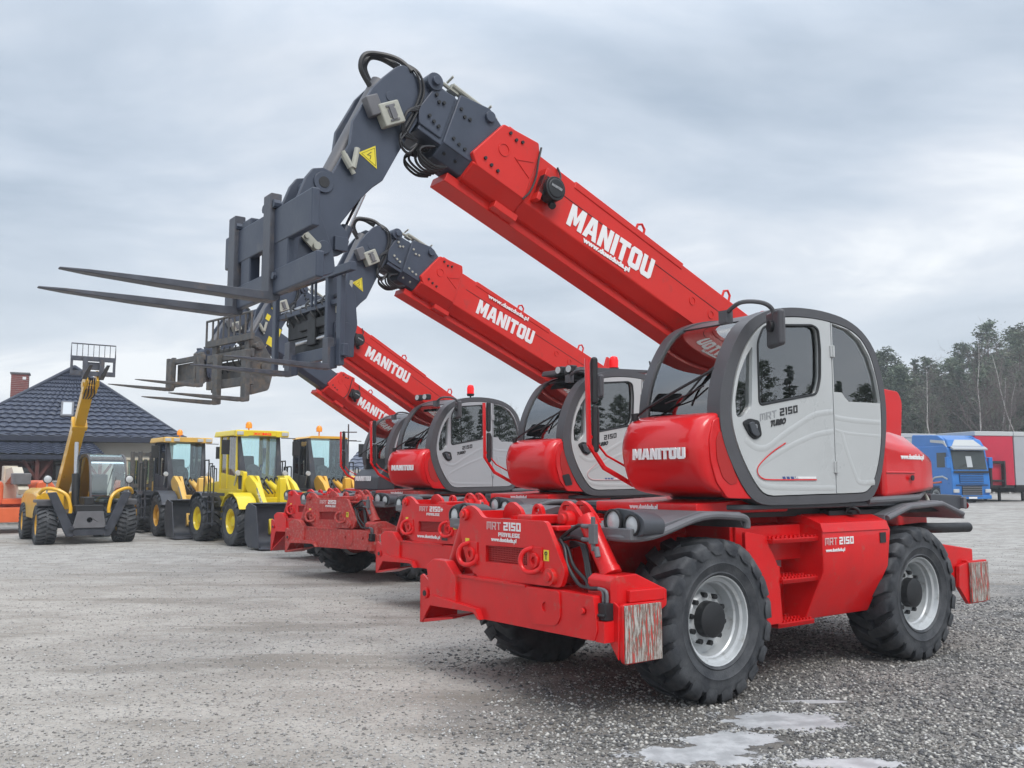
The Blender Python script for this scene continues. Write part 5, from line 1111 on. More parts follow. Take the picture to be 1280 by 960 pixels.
    k = MB(); k.prism(fillet([(-.6, 1.5), (-.15, 1.5), (-.15, 1.65), (-.5, 1.7), (-.6, 2.3), (-.7, 2.3)], .05), 'y', -.25, .25); k.build('seat', 'seat', cab, bevel=.03)
    k = MB(); k.box(.0, .2, -.15, .15, 1.4, 1.9); k.cyl((-.05, 0, 1.9), (0, 0, 1.94), .18, n=20); k.build('steering_column', 'interior', cab, bevel=.02)
    k = MB(); k.tube([(x1 + .06, -.2, z0 + .35), (x1 + .07, .05, z0 + .95)], .014); k.tube([(x1 + .06, -.05, z0 + .35), (x1 + .07, .10, z0 + 1.0)], .01); k.build('wiper', 'black', cab)
    for sy in (-1, 1):
        k = MB(); k.tube([(x1, sy * (w_ + .02), z1 - .05), (x1 + .2, sy * (w_ + .35), z1 - .06)], .012); k.box(x1 + .16, x1 + .22, sy * (w_ + .38) - .10, sy * (w_ + .38) + .10, z1 - .52, z1 - .14); k.build('mirror', 'black', cab, bevel=.02)
        k = MB(); k.lathe([(.001, .03), (.065, .025), (.075, 0), (.06, -.06)], 16, 'x', Matrix.Translation((x1 + .25, sy * (w_ + .05), z0 + .72))); k.tube([(x1 + .2, sy * (w_ + .05), z0 + .72), (x1 - .1, sy * w_, z0 + .4)], .02); k.build('headlight', 'lamp', root)
    # lift arm and bucket
    for sy in (-1, 1):
        k = MB(); k.prism(fillet([(.75, 1.62), (1.0, 1.78), (1.5, 1.55), (2.35, .75), (2.5, .35), (2.3, .3), (2.1, .6), (1.4, 1.15), (.85, 1.4)], .08), 'y', sy * .44, sy * .56); k.build('lift_arm', arm, root, bevel=.015)
        if stripe:
            k = MB(); k.prism([(1.55, 1.42), (1.60, 1.46), (2.25, .82), (2.2, .76)], 'y', sy * .561, sy * .566); k.build('arm_stripe', 'outline', root)
        k = MB(); k.cyl((.6, sy * .28, 1.0), (1.7, sy * .28, 1.05), .06); k.build('lift_cylinder', arm, root)
    k = MB(); k.cyl((.9, 0, 1.6), (1.7, 0, 1.35), .08); k.box(1.5, 1.75, -.44, .44, .95, 1.2); k.prism(fillet([(1.5, .9), (1.75, 1.7), (1.9, 1.7), (1.95, .8)], .05), 'y', -.08, .08); k.build('tilt_linkage', arm, root, bevel=.015)
    k = MB()
    for i in range(5): k.tube(crom3([(.7, -.3 + i * .14, 1.45), (.95, -.3 + i * .13, 1.72 - .04 * (i % 2)), (1.2, -.25 + i * .12, 1.5), (1.5, -.2 + i * .1, 1.3)], 5), .022, 6)
    k.build('hose', 'rubberhose', root)
    bk = grp('bucket', root); bw = 1.12
    prof = crom([(3.25, .06), (2.55, .05), (2.34, .22), (2.30, .55), (2.36, .98), (2.52, 1.10)], 4, False); prin = crom([(2.55, 1.07), (2.42, .96), (2.355, .55), (2.39, .26), (2.57, .10), (3.24, .09)], 4, False)
    k = MB(); k.prism(prof + prin, 'y', -bw, bw); k.build('bucket_shell', 'bucket', bk, bevel=.004)
    side = fillet([(3.22, .05), (2.56, .05), (2.36, .22), (2.30, .55), (2.36, 1.0), (2.52, 1.10), (2.95, 1.02)], .03)
    for sy in (-1, 1): k = MB(); k.prism(side, 'y', sy * bw, sy * (bw + .03)); k.build('bucket_side', 'bucket', bk, bevel=.005)
    k = MB(); k.box(3.2, 3.36, -bw - .03, bw + .03, .03, .06); k.build('cutting_edge', 'fork', bk, bevel=.006)
    if text_:
        text(text_, (x1 + .225, -.26, z1 - .0), (0, 1, 0), (0, 0, 1), .07, .5, 'redlens', cab, bold=.03)
        for sy in (-1,): text(text_, (1.62, sy * .5675, 1.30), (.70, 0, -.71), (.71, 0, .70), .12, .62, 'white', root, bold=.03)
        k = MB(); k.box(.86, .9, -.6, -.5, .9, 1.15); k.build('cab_guard', body, root)
        k = MB(); k.prism(fillet([(.3, 1.2), (.75, 1.3), (.8, 1.85), (.3, 1.9)], .06), 'y', -.60, -.5, holes=[fillet([(.38, 1.3), (.68, 1.38), (.70, 1.75), (.38, 1.78)], .04)]); k.build('side_guard', body, root, bevel=.01)
    return root
loader('bright yellow wheel loader with white lettering on its lift arm and an empty dark bucket', (-6.95, 24.87), R(-52), 'yellowb', 'yellowb', 'yellowb', 'yellowb', 'yellowb', text_='XCMG')
loader('yellow wheel loader with dark cab posts, standing between the house and the bright yellow loader', (-10.3, 28.86), R(-53.5), 'yellowp', 'bucket', 'yellowo', 'yellowp', 'yellowp')
loader('orange-yellow wheel loader half hidden behind the last red telehandler, with a flat rounded cab roof', (-5.45, 26.7), R(-58), 'yellowo', 'bucket', 'yellowo', 'yellowo', 'yellowo', stripe=False)

# ---- yellow telescopic handler facing the camera
def yellow_handler():
    root = thing('telehandler', 'yellow telehandler with black front arms and raised yellow boom, in front of the house', 'telehandler', (-12.0, 25.55, 0), math.atan2(-.82, .56))
    for x in (1.4, -1.4):
        for y in (.95, -.95): wheel(root, x, y, .52, .46, .26, m_rim='yellow', nl=26, hub='yellow', key='yt')
    k = MB(); k.box(-2.0, 1.6, -.45, .45, .5, .8); k.cyl((1.4, -.8, .52), (1.4, .8, .52), .12); k.cyl((-1.4, -.8, .52), (-1.4, .8, .52), .12); k.build('chassis_frame', 'bucket', root, bevel=.01)
    k = MB(); k.loft([[(x, y, z) for y, z in ((-1.12, .62), (-.45, .62), (-.45, zt), (-.95, zt), (-1.12, zt - .12))] for x, zt in ((.95, 1.35), (.3, 1.42), (-1.6, 1.42), (-2.1, 1.25))]); k.build('engine_hood', 'yellow', root, bevel=.04, seg=3)
    k = MB(); k.box(-2.2, -1.7, -1.0, 1.0, .6, 1.3); k.build('rear_body', 'yellow', root, bevel=.05)
    for sy in (-1, 1):
        k = MB(); k.box(1.0, 1.75, sy * .72, sy * 1.2, 1.06, 1.14); k.box(1.68, 1.76, sy * .72, sy * 1.2, .98, 1.12); k.build('fender', 'framegrey', root, bevel=.02)
        k = MB(); k.tube(crom3([(1.5, sy * 1.12, 1.3), (1.7, sy * 1.02, 1.42), (1.85, sy * .8, 1.40), (1.95, sy * .55, 1.25), (2.0, sy * .46, .95), (2.0, sy * .46, .8)], 6), .045, 8); k.build('guard_bar', 'yellow', root)
        k = MB(); k.prism([(sy * 1.0, 1.32), (sy * .8, 1.34), (sy * .36, .42), (sy * .36, .2), (sy * .52, .2), (sy * .60, .36)], 'x', 1.9, 2.02); k.build('front_arm', 'bucket', root, bevel=.02)
        k = MB(); k.lathe([(.001, -.1), (.09, -.09), (.115, 0), (.115, .03), (.095, .03)], 18, 'x', Matrix.Translation((1.75, sy * .98, 1.66))); k.build('headlight_housing', 'black', root); k = MB(); k.lathe([(.001, .04), (.06, .035), (.092, .02)], 18, 'x', Matrix.Translation((1.755, sy * .98, 1.66))); k.cyl((1.7, sy * .98, 1.3), (1.7, sy * .98, 1.6), .02); k.build('headlight', 'lamp', root)
        k = MB(); k.cyl((1.5, sy * .30, .45), (2.1, sy * .42, .42), .05); k.build('stabiliser_cylinder', 'bucket', root)
    k = MB(); k.box(1.94, 2.0, -.40, .40, .22, .50); k.build('cross_beam', 'bucket', root, bevel=.02)
    k = MB(); k.prism([(-.40, .42), (.40, .42), (.32, .84), (-.30, .84)], 'x', 2.01, 2.05, holes=[circ(0, .62, .07, 10)]); k.build('front_plate', 'fendergrey', root, bevel=.01)
    k = MB(); k.box(1.7, 1.95, -.35, .35, .8, 1.0); k.box(1.2, 1.9, -.12, .12, .6, 1.2); k.build('mount_block', 'black', root, bevel=.02)
    cab = grp('cab', root); y0, y1 = .12, 1.06
    side = crom([(1.15, .95), (1.22, 1.25), (1.06, 1.80), (.86, 2.20), (.5, 2.34), (-.2, 2.34), (-.55, 2.2), (-.66, 1.6), (-.66, .95), (.2, .88)], 4); inn = [((p[0] - .25) * .88 + .25, (p[1] - 1.62) * .88 + 1.62) for p in side]
    for a, b_ in ((y0, y0 + .05), (y1 - .05, y1)): k = MB(); k.prism(side, 'y', a, b_, holes=[inn]); k.build('cab_frame', 'framegrey', cab, bevel=.008); k = MB(); k.prism(inn, 'y', a + .02, a + .026); k.build('side_window', 'glassx', cab)
    fr = crom([(1.21, 1.05), (1.205, 1.3), (1.05, 1.80), (.86, 2.19), (.5, 2.33)], 5, False); k = MB(); k.prism(fr + [(p[0] - .015, p[1] - .008) for p in fr[::-1]], 'y', y0 + .05, y1 - .05); k.build('windscreen', 'glasslight', cab, smooth=50)
    k = MB(); k.prism([(.5, 2.335), (-.2, 2.345), (-.55, 2.2), (-.55, 2.17), (-.2, 2.32), (.5, 2.31)], 'y', y0 + .05, y1 - .05); k.build('roof_window', 'glasslight', cab); k = MB(); k.box(.3, 1.08, y0 + .05, y1 - .05, .9, 1.10); k.build('floor', 'framegrey', cab)
    k = MB(); k.box(-.4, .05, .35, .85, 1.0, 1.2); k.box(-.5, -.38, .35, .85, 1.1, 1.8); k.build('seat', 'seat', cab, bevel=.03)
    k = MB(); k.tube([(1.14, .5, 1.2), (1.04, .70, 1.95)], .012); k.tube([(1.14, .6, 1.2), (1.1, .78, 1.7)], .01); k.build('wiper', 'black', cab)
    a = math.atan2(4.35 - 1.25, 2.0 + 1.9); T = Matrix.Translation((-1.9, -.12, 1.2)) @ Matrix.Rotation(-a, 4, 'Y'); Lb = 5.12
    k = MB(); k.loft([[(u, y, z) for y, z in ((-.16, -.17), (.16, -.17), (.16, .17), (-.16, .17))] for u in (-.2, Lb * .62)], T=T); bo = k.build('boom', 'yellow', root, bevel=.02)
    k = MB(); k.box(Lb * .6, Lb * .9, -.13, .13, -.13, .13, T); k.box(Lb * .6, Lb * .63, -.19, .19, -.19, .19, T); k.box(Lb * .88, Lb * .92, -.16, .16, -.16, .16, T); k.build('inner_section', 'yellow', root, bevel=.01)
    k = MB(); k.box(Lb * .9, Lb * 1.0, -.17, -.10, -.25, .12, T); k.box(Lb * .9, Lb * 1.0, .10, .17, -.25, .12, T); k.cyl(T @ Vector((Lb * .95, -.2, -.15)), T @ Vector((Lb * .95, .2, -.15)), .06); k.build('boom_head', 'yellow', root, bevel=.01)
    k = MB()
    for i in range(4): k.tube([T @ Vector(p) for p in crom3([(Lb * .85, -.1 + i * .06, -.18), (Lb * .9, -.12 + i * .08, -.28), (Lb * .95, -.1 + i * .06, -.2), (Lb * .99, -.08 + i * .05, -.1)], 4)], .018, 6)
    k.build('hose', 'rubberhose', root)
    k = MB(); p0 = Vector((.6, -.12, .75)); p1 = T @ Vector((Lb * .52, 0, -.24)); k.cyl(p0, p0 + (p1 - p0) * .55, .10); k.build('lift_cylinder', 'black', root)
    k = MB(); k.cyl(p0 + (p1 - p0) * .5, p1, .055); k.build('piston_rod', 'steel', root)
    # fork carriage at the top
    cr = grp('fork_carriage', root); hx = (T @ Vector((Lb, 0, 0))).x + .08; hz = (T @ Vector((Lb, 0, 0))).z - .05
    k = MB(); k.box(hx, hx + .06, -.66, .42, hz - .02, hz + .10); k.box(hx, hx + .06, -.66, .42, hz + .36, hz + .48); k.box(hx, hx + .05, -.66, -.60, hz, hz + .42); k.box(hx, hx + .05, .36, .42, hz, hz + .42); k.box(hx - .1, hx, -.25, .1, hz + .15, hz + .34); k.build('frame', 'fork', cr, bevel=.006)
    k = MB(); k.tube([(hx + .03, -.65, hz + .44), (hx + .03, -.65, hz + .80), (hx + .03, .41, hz + .80), (hx + .03, .41, hz + .44)], .018, 6)
    for i in range(1, 8): yy = -.65 + 1.06 * i / 8; k.cyl((hx + .03, yy, hz + .46), (hx + .03, yy, hz + .8), .009, n=6)
    k.build('load_backrest', 'fork', cr)
    for yy in (-.32, .08):
        k = MB(); k.box(hx + .06, hx + .12, yy - .06, yy + .06, hz - .1, hz + .46); k.loft([[(hx + .06, yy - .06, hz - .12), (hx + .06, yy + .06, hz - .12), (hx + .06, yy + .06, hz - .06), (hx + .06, yy - .06, hz - .06)], [(hx + .95, yy - .04, hz + .16), (hx + .95, yy + .04, hz + .16), (hx + .95, yy + .04, hz + .18), (hx + .95, yy - .04, hz + .18)]]); k.build('fork', 'fork', cr, bevel=.004)
yellow_handler()

# ---- orange boom lift behind it
def boom_lift():
    root = thing('boom_lift', 'orange boom lift with rounded hood and folded cream arm, at the left edge', 'boom lift', (-15.9, 29.6, 0), R(-52))
    for x in (.95, -.95):
        for y in (.8, -.8): wheel(root, x, y, .42, .34, .22, m_rim='cream', nl=22, hub='cream', key='bl')
    k = MB(); k.box(-1.3, 1.3, -.55, .55, .45, .75); k.box(1.1, 1.35, -.7, .7, .35, .8); k.build('chassis', 'orange', root, bevel=.02)
    k = MB(); sec = fillet([(-1.0, .85), (-.45, .85), (-.45, 1.60), (-.85, 1.65), (-1.05, 1.4)], .15); k.prism(sec, 'x', -1.1, .9); k.prism([(-p[0], p[1]) for p in sec], 'x', -1.1, .9); k.build('hood', 'orange', root, bevel=.08, seg=4)
    k = MB(); k.cyl((0, 0, .75), (0, 0, .95), .5, n=28); k.box(-1.2, 1.0, -.5, .5, .9, 1.05); k.build('turntable', 'orange', root, bevel=.01)
    k = MB(); k.prism([(-1.2, 1.5), (-1.0, 2.0), (.2, 2.05), (1.5, 1.35), (1.4, 1.2), (.1, 1.75), (-.9, 1.5)], 'y', -.15, .15); k.box(-1.2, -.8, -.2, .2, 1.0, 2.1); k.build('folded_arm', 'cream', root, bevel=.015)
    k = MB(); k.cyl((-.6, .25, 1.2), (.9, .25, 1.8), .06); k.box(1.0, 1.4, -.3, .2, 1.5, 1.85); k.build('control_unit', 'fendergrey', root, bevel=.03)
    bs = grp('basket', root); k = MB()
    for z in (1.0, 1.5, 1.95): k.tube([(1.7, -.7, z), (2.4, -.7, z), (2.4, .7, z), (1.7, .7, z)], .02, 6, closed=True)
    for x, y in ((1.7, -.7), (2.4, -.7), (2.4, .7), (1.7, .7), (2.4, 0), (1.7, 0)): k.cyl((x, y, .95), (x, y, 1.95), .018, n=6)
    k.box(1.7, 2.4, -.7, .7, .95, 1.0); k.build('rails', 'cream', bs)
# the basket would hide nothing in the photo, the lift is seen without it
def boom_lift_main():
    boom_lift()
    b_ = [o for o in C.objects if o.name.startswith('basket')]
    for o in b_:
        for c in list(o.children): bpy.data.objects.remove(c)
        bpy.data.objects.remove(o)
boom_lift_main()

# ---- forklift behind the yellow telehandler
root = thing('forklift', 'dark masted forklift with open yellow cab, between the yellow telehandler and a wheel loader', 'forklift', (-12.35, 30.6, 0), R(-58))
for x, y, r_ in ((.8, .55, .40), (.8, -.55, .40), (-.8, .5, .34), (-.8, -.5, .34)): wheel(root, x, y, r_, .28, .18, m_rim='yellowo', nl=18, hub='yellowo', key='fk%d' % int(r_ * 100))
k = MB(); k.box(-1.2, .7, -.5, .5, .35, .95); k.prism(fillet([(-1.3, .4), (-.3, .4), (-.3, 1.25), (-1.2, 1.2)], .1), 'y', -.52, .52); k.build('body', 'yellowo', root, bevel=.04)
k = MB()
for x in (-.9, .45):
    for y in (-.48, .44): k.box(x, x + .06, y, y + .05, .95, 2.3)
k.box(-.95, .55, -.5, .5, 2.28, 2.36); k.build('cab_frame', 'cream', root, bevel=.01)
k = MB(); k.box(.50, .505, -.44, .44, 1.0, 2.28); k.build('windscreen', 'glass', root)
k = MB(); k.box(-.6, -.1, -.25, .25, 1.0, 1.15); k.box(-.65, -.55, -.25, .25, 1.1, 1.75); k.build('seat', 'seat', root, bevel=.03)
k = MB()
for y in (-.45, -.22, .12, .35): k.box(1.0, 1.14, y, y + .11, .15, 2.55)
for z in (.4, 1.4, 2.4): k.box(1.02, 1.12, -.45, .45, z, z + .12)
k.cyl((1.06, 0, .3), (1.06, 0, 2.3), .05); k.build('mast', 'darkworn', root, bevel=.006)
k = MB(); k.box(1.16, 1.24, -.5, .5, .3, .42); k.box(1.16, 1.24, -.5, .5, .65, .77)
k.build('fork_carriage', 'darkworn', root)
for y in (-.3, .18): k = MB(); k.box(1.24, 1.29, y, y + .12, .08, .8); k.box(1.24, 2.3, y, y + .12, .06, .1); k.build('fork', 'darkworn', root, bevel=.004)
for y in (-.62, .62): k = MB(); k.lathe([(.001, .05), (.09, .04), (.1, 0), (.07, -.06)], 14, 'x', Matrix.Translation((.75, y, 1.45))); k.box(.6, .75, y * .85 - .02, y * .85 + .02, 1.0, 1.4); k.build('headlight', 'lamp', root)

# ================================================================== house, walls, far buildings
def tilemat(name, col, s=(3.2, 2.6), rough=.35):
    m = bpy.data.materials.new(name); m.use_nodes = True; nt = m.node_tree; N = nt.nodes; L = nt.links; b = N['Principled BSDF']
    b.inputs['Base Color'].default_value = (*col, 1); b.inputs['Roughness'].default_value = rough; return m
M['rooftile'] = mat('slate_blue_roof', (.040, .050, .082), .45, var=.15, vscale=1.5)
M['brick'] = mat('red_brick', (.20, .05, .045), .8, var=.2, vscale=6)
M['plaster'] = mat('cream_plaster', (.42, .40, .36), .8, var=.08, vscale=1)
M['wood'] = mat('red_brown_wood', (.10, .028, .022), .7, var=.25, vscale=4)
M['darkwood'] = mat('dark_wood', (.05, .022, .02), .7, var=.2)
M['gutter'] = mat('dark_gutter', (.02, .025, .045), .4)
M['winglass'] = mat('window_pane', (.03, .035, .04), .08, spec=.8)
M['palepane'] = mat('pale_pane', (.45, .48, .5), .2)  # one even pale tone for the skylight pane and the lorry's window card
M['stonewall'] = mat('pale_stone_wall', (.36, .36, .34), .9, var=.3, vscale=5, bump=.8, bscale=10)
def tiles(p00, p10, p01, p11, du, dv, h=.05, inside=None):
    """pressed-tile roof sheet: rows of steps with rounded waves, over the quad p00 p10 (eave) p01 p11 (top)."""
    k = MB(); p00, p10, p01, p11 = map(Vector, (p00, p10, p01, p11)); W = (p10 - p00).length; Hh = (p01 - p00).length
    nv = max(1, int(Hh / dv)); nu = max(2, int(W / du) * 6)
    nrm = (p10 - p00).cross(p01 - p00).normalized()
    if nrm.z < 0: nrm = -nrm
    def Pt(u, v): return (p00 * (1 - u) + p10 * u) * (1 - v) + (p01 * (1 - u) + p11 * u) * v
    for j in range(nv):
        for t, hh in ((0., h), (1., .0)):
            base = len(k.v)
            for i in range(nu + 1):
                u = i / nu; v = (j + t) / nv
                wv = abs(math.sin(math.pi * ((u * W) / du % 1))) ** .6
                k.v.append(tuple(Pt(u, v) + nrm * (hh + .075 * wv)))
            if len(k.v) > nu + 1:
                a = base - (nu + 1); b_ = base
                k.f += [(a + i, a + i + 1, b_ + i + 1, b_ + i) for i in range(nu)]
    return k
house = thing('house', 'house with a dark slate-blue tiled hip roof, brick chimney and wooden porch', 'house', (-17.75, 38, 0), R(25))
def H(x, y, z): return ((x + 21.2) * .636 - .45, y - 39.9, z)
zE = 3.35
k = MB(); k.box(*[v for v in (H(-28, 0, 0)[0], H(-14.8, 0, 0)[0])], .6, 10, 0, zE); k.build('wall', 'plaster', house)
# roof: hip face towards the yard, with real slopes behind
A_, B_, Ap, Bp = H(-28.4, 39.9, zE), H(-14.0, 39.9, zE), H(-21.25, 44.4, 6.62), H(-21.15, 44.4, 6.62)
k = tiles(A_, B_, Ap, Bp, .46, .42, .06); rf = k.build('roof', 'rooftile', house, smooth=50)
k = MB(); k.add([H(-14.0, 39.9, zE), H(-14.0, 54, zE), H(-21.2, 50, 6.75), H(-21.2, 44.4, 6.75), H(-28.4, 39.9, zE), H(-28.4, 54, zE)], [(0, 1, 2, 3), (4, 3, 2, 5)]); k.build('roof_slope', 'rooftile', house)
k = MB(); k.tube([B_, H(-21.2, 44.4, 6.8)], .09, 8); k.tube([A_, H(-21.2, 44.4, 6.8)], .09, 8); k.tube([H(-21.2, 44.4, 6.8), H(-21.2, 50, 6.8)], .09, 8); k.build('ridge_cap', 'gutter', house)
k = MB(); k.box(H(-28.4, 0, 0)[0], H(-13.95, 0, 0)[0], -.15, .02, zE - .14, zE + .06); k.box(H(-28.4, 0, 0)[0], H(-14.05, 0, 0)[0], .022, .06, zE - .13, zE + .17); k.box(H(-28.4, 0, 0)[0], H(-14.0, 0, 0)[0], -.06, .62, zE - .14, zE - .10); k.build('gutter', 'gutter', house, bevel=.01)
ch = grp('chimney', house); k = MB(); k.box(-3.02, -2.32, 5, 5.7, 4, 6.42); k.build('chimney_stack', 'brick', ch)
k = MB()
for i in range(22):
    z = 4.6 + i * .085; k.box(-3.024, -2.316, 4.995, 5.705, z, z + .012)
k.build('mortar_lines', 'stonewall', ch); k = MB(); k.box(-3.07, -2.27, 4.95, 5.75, 6.42, 6.49); k.build('chimney_cap', 'fendergrey', ch)
k = MB(); k.box(-2.56, -2.42, 4.97, 4.99, 6.17, 6.29); k.build('vent_plate', 'white', ch)
sk = grp('skylight', house); k = MB(); n_ = Vector((0, -3.27, 4.5)).normalized(); up = Vector((0, 4.5, 3.27)).normalized()
c0 = Vector((-.62, 1.6, 4.54)); TT = Matrix((( 1, up.x, n_.x, c0.x), (0, up.y, n_.y, c0.y), (0, up.z, n_.z, c0.z), (0, 0, 0, 1)))
k.box(-.25, .25, -.55, .6, .0, .16, TT); k.build('frame', 'fendergrey', sk, bevel=.01); k = MB(); k.box(-.17, .17, -.45, .5, .161, .165, TT); k.build('pane', 'palepane', sk)
# porch roof, posts, wall panels, windows
k = tiles(H(-28.4, 37.6, 2.56), H(-19.1, 37.6, 2.56), H(-28.4, 40.5, 3.2), H(-19.9, 40.5, 3.2), .42, .36); k.build('porch_roof', 'rooftile', house, smooth=50)
k = MB(); k.box(H(-28.4, 0, 0)[0], H(-19.05, 0, 0)[0], -2.45, -2.30, 2.44, 2.60); k.box(H(-28.4, 0, 0)[0], H(-19.1, 0, 0)[0], -2.32, .6, 2.40, 2.46); k.build('porch_gutter', 'gutter', house)
k = MB(); k.box(H(-28, 0, 0)[0], H(-22.1, 0, 0)[0], .45, .6, 0, 2.5)
for i in range(14): k.box(H(-28, 0, 0)[0], H(-22.1, 0, 0)[0], .43, .45, .1 + i * .17, .25 + i * .17)
k.build('wood_cladding', 'wood', house)
for xx in (-22.85, -19.4):
    k = MB(); k.box(H(xx - .1, 0, 0)[0], H(xx + .1, 0, 0)[0], -2.3, -2.1, 0, 2.44); 
    for sg in (-1, 1): k.add([H(xx, 37.75, 1.55), H(xx + sg * .9, 37.75, 2.44), H(xx + sg * .72, 37.75, 2.44), H(xx, 37.75, 1.75), H(xx, 37.87, 1.55), H(xx + sg * .9, 37.87, 2.44), H(xx + sg * .72, 37.87, 2.44), H(xx, 37.87, 1.75)], [(0, 1, 2, 3), (7, 6, 5, 4), (0, 4, 5, 1), (2, 6, 7, 3), (1, 5, 6, 2), (0, 3, 7, 4)])
    k.build('porch_post', 'wood', house)
for x0, x1, z0, z1 in ((-22.0, -20.9, .9, 2.3), (-24.6, -23.2, .8, 2.2), (-17.2, -15.6, 1.2, 2.45)):
    wd = grp('window', house); k = MB(); k.box(H(x0, 0, 0)[0], H(x1, 0, 0)[0], .36, .62, z0, z1); k.build('frame', 'darkwood', wd); k = MB(); m_ = (x0 + x1) / 2
    k.box(H(x0 + .08, 0, 0)[0], H(m_ - .04, 0, 0)[0], .34, .36, z0 + .08, z1 - .08); k.box(H(m_ + .04, 0, 0)[0], H(x1 - .08, 0, 0)[0], .34, .36, z0 + .08, z1 - .08); k.build('pane', 'winglass', wd)
# stone garden wall
k = MB(); rr_ = random.Random(4)
for j in range(12):
    z = j * .13; x = -24.; 
    while x < -14.9:
        w_ = rr_.uniform(.22, .5); k.box(x, min(x + w_, -14.8) - .012, 32.6 - rr_.uniform(0, .03), 33.0, z, z + .118); x += w_
k.box(-24, -14.82, 32.66, 32.95, 0, 1.55); k.box(-24.05, -14.75, 32.55, 33.05, 1.56, 1.62)
tag(k.build('stone_wall', 'stonewall', None, smooth=0), 'low wall of pale irregular stone blocks below the house', 'wall')
# second house far behind
h2 = thing('house', 'small far house with grey tiled roof, seen beside the last telehandler cab', 'house', (-7.0, 50, 0))
k = MB(); k.box(-2.0, 4.0, 0, 7, 0, 2.2); k.build('wall', 'plaster', h2)
k = tiles((-2.5, -.4, 1.7), (4.4, -.4, 1.7), (-1.5, 3.2, 3.72), (3.6, 3.2, 3.9), .5, .4); k.build('roof', mat('grey_blue_roof', (.10, .115, .16), .5), h2, smooth=50)
k = MB(); k.add([(-1.5, 3.2, 3.72), (3.6, 3.2, 3.9), (4.4, 7.4, 1.9), (-2.5, 7.4, 1.9)], [(0, 1, 2, 3)]); k.build('roof_slope', 'rooftile', h2)
k = MB(); k.box(.2, 1.2, -.02, .0, .8, 1.7); k.build('window', 'winglass', h2)
mp_ = thing('utility_pole', 'thin utility pole with short crossarms behind the grey roof', 'utility pole', (-9.6, 54, 0))
k = MB(); k.cyl((0, 0, 0), (0, 0, 4.9), .06, .04, 8); k.build('pole', 'darkwood', mp_)
for zz_ in (3.9, 4.4): k = MB(); k.box(-.5, .5, -.03, .03, zz_, zz_ + .06); k.build('crossarm', 'darkwood', mp_)

# ================================================================== lorries at the right
M['blue'] = mat('blue_paint', (.012, .16, .50), .35, var=.06, vscale=2, coat=.4)
M['trailerred'] = mat('crimson_tarpaulin', (.50, .012, .045), .5, var=.08, vscale=1)
M['trailergrey'] = mat('grey_panel', (.36, .38, .40), .5, var=.06, vscale=1)
M['paleroof'] = mat('pale_roof_cap', (.48, .50, .50), .5)
M['lorryglass'] = mat('windscreen_pane', (.035, .045, .045), .05, spec=.6)
RZ = math.atan2(-.972, .234)
t = thing('lorry', 'blue lorry with high roof spoiler, parked before the wood at the right', 'lorry', (24.9, 50.2, .33), RZ)
cabp = fillet([(0, .45), (.06, 1.1), (.0, 1.8), (-.20, 3.02), (-.40, 3.18), (-3.2, 3.2), (-3.3, .9), (-1.0, .9), (-.95, .45)], .1)
k = MB(); k.prism(cabp, 'y', -1.2, 1.2); k.build('cab', 'blue', t, bevel=.06, seg=3)
k = MB(); k.loft([[(-.14, -1.15, 3.08), (-.14, 1.15, 3.08), (-.5, 1.17, 3.1), (-.5, -1.17, 3.1)], [(-.40, -1.08, 3.50), (-.40, 1.08, 3.50), (-.8, 1.1, 3.5), (-.8, -1.1, 3.5)], [(-.95, -.95, 3.72), (-.95, .95, 3.72), (-1.3, .95, 3.74), (-1.3, -.95, 3.74)]])
k.prism(fillet([(-.4, 3.1), (-.55, 3.5), (-1.1, 3.78), (-3.2, 3.88), (-3.3, 3.1)], .1), 'y', -1.15, 1.15); k.build('roof_spoiler', 'blue', t, bevel=.06, seg=3)
k = MB(); k.prism([(-.12, 3.0), (.10, 2.92), (.12, 3.0), (-.12, 3.15)], 'y', -1.1, 1.1); k.build('sun_visor', 'trailergrey', t, bevel=.02)
k = MB(); k.loft([[(-.17, -.95, 3.16), (-.17, .95, 3.16), (-.19, .95, 3.14), (-.19, -.95, 3.14)], [(-.39, -.60, 3.51), (-.39, .60, 3.51), (-.41, .60, 3.49), (-.41, -.60, 3.49)]]); k.build('spoiler_panel', 'paleroof', t)
k = MB(); k.prism([(.0, 1.88), (.015, 1.88), (-.16, 2.92), (-.18, 2.92)], 'y', -1.05, 1.05); k.build('windscreen', 'lorryglass', t)
k = MB(); k.prism([(.022, 2.0), (.026, 2.0), (-.085, 2.6), (-.089, 2.6)], 'y', -.2, .15); k.build('window_card', 'palepane', t)
k = MB(); k.tube([(.03, -.9, 1.86), (.0, -.3, 2.15)], .015); k.tube([(.03, -.1, 1.86), (.0, .5, 2.15)], .015); k.build('wiper', 'black', t)
k = MB(); k.box(.06, .10, -1.1, 1.1, 1.68, 1.80); k.box(.07, .115, -1.0, 1.0, 1.02, 1.06); k.build('trim_strip', 'black', t)
k = MB(); k.box(.10, .115, -.26, .26, .30, .40); k.build('number_plate', 'white', t)
k = MB(); k.prism([(-.3, 3.1), (-.5, 3.45), (-1.6, 3.55), (-1.6, 3.4), (-.6, 3.3)], 'y', -1.20, -1.155); k.build('side_flash', 'paleroof', t)
k = MB(); k.box(-2.2, -.95, -1.21, -1.19, .95, 1.0); k.build('side_line', 'black', t)
for z0, z1, w_ in ((1.12, 1.62, .75), (.38, .98, .62)):
    gg = grp('grille', t); k = MB(); k.box(.05, .08, -w_, w_, z0, z1); k.build('grille_back', 'black', gg)
    for i in range(5): k = MB(); zz_ = z0 + (z1 - z0) * (i + .5) / 5; k.box(.08, .10, -w_, w_, zz_ - .03, zz_ + .02); k.build('slat', 'blue' if z0 > 1 else 'fendergrey', gg)
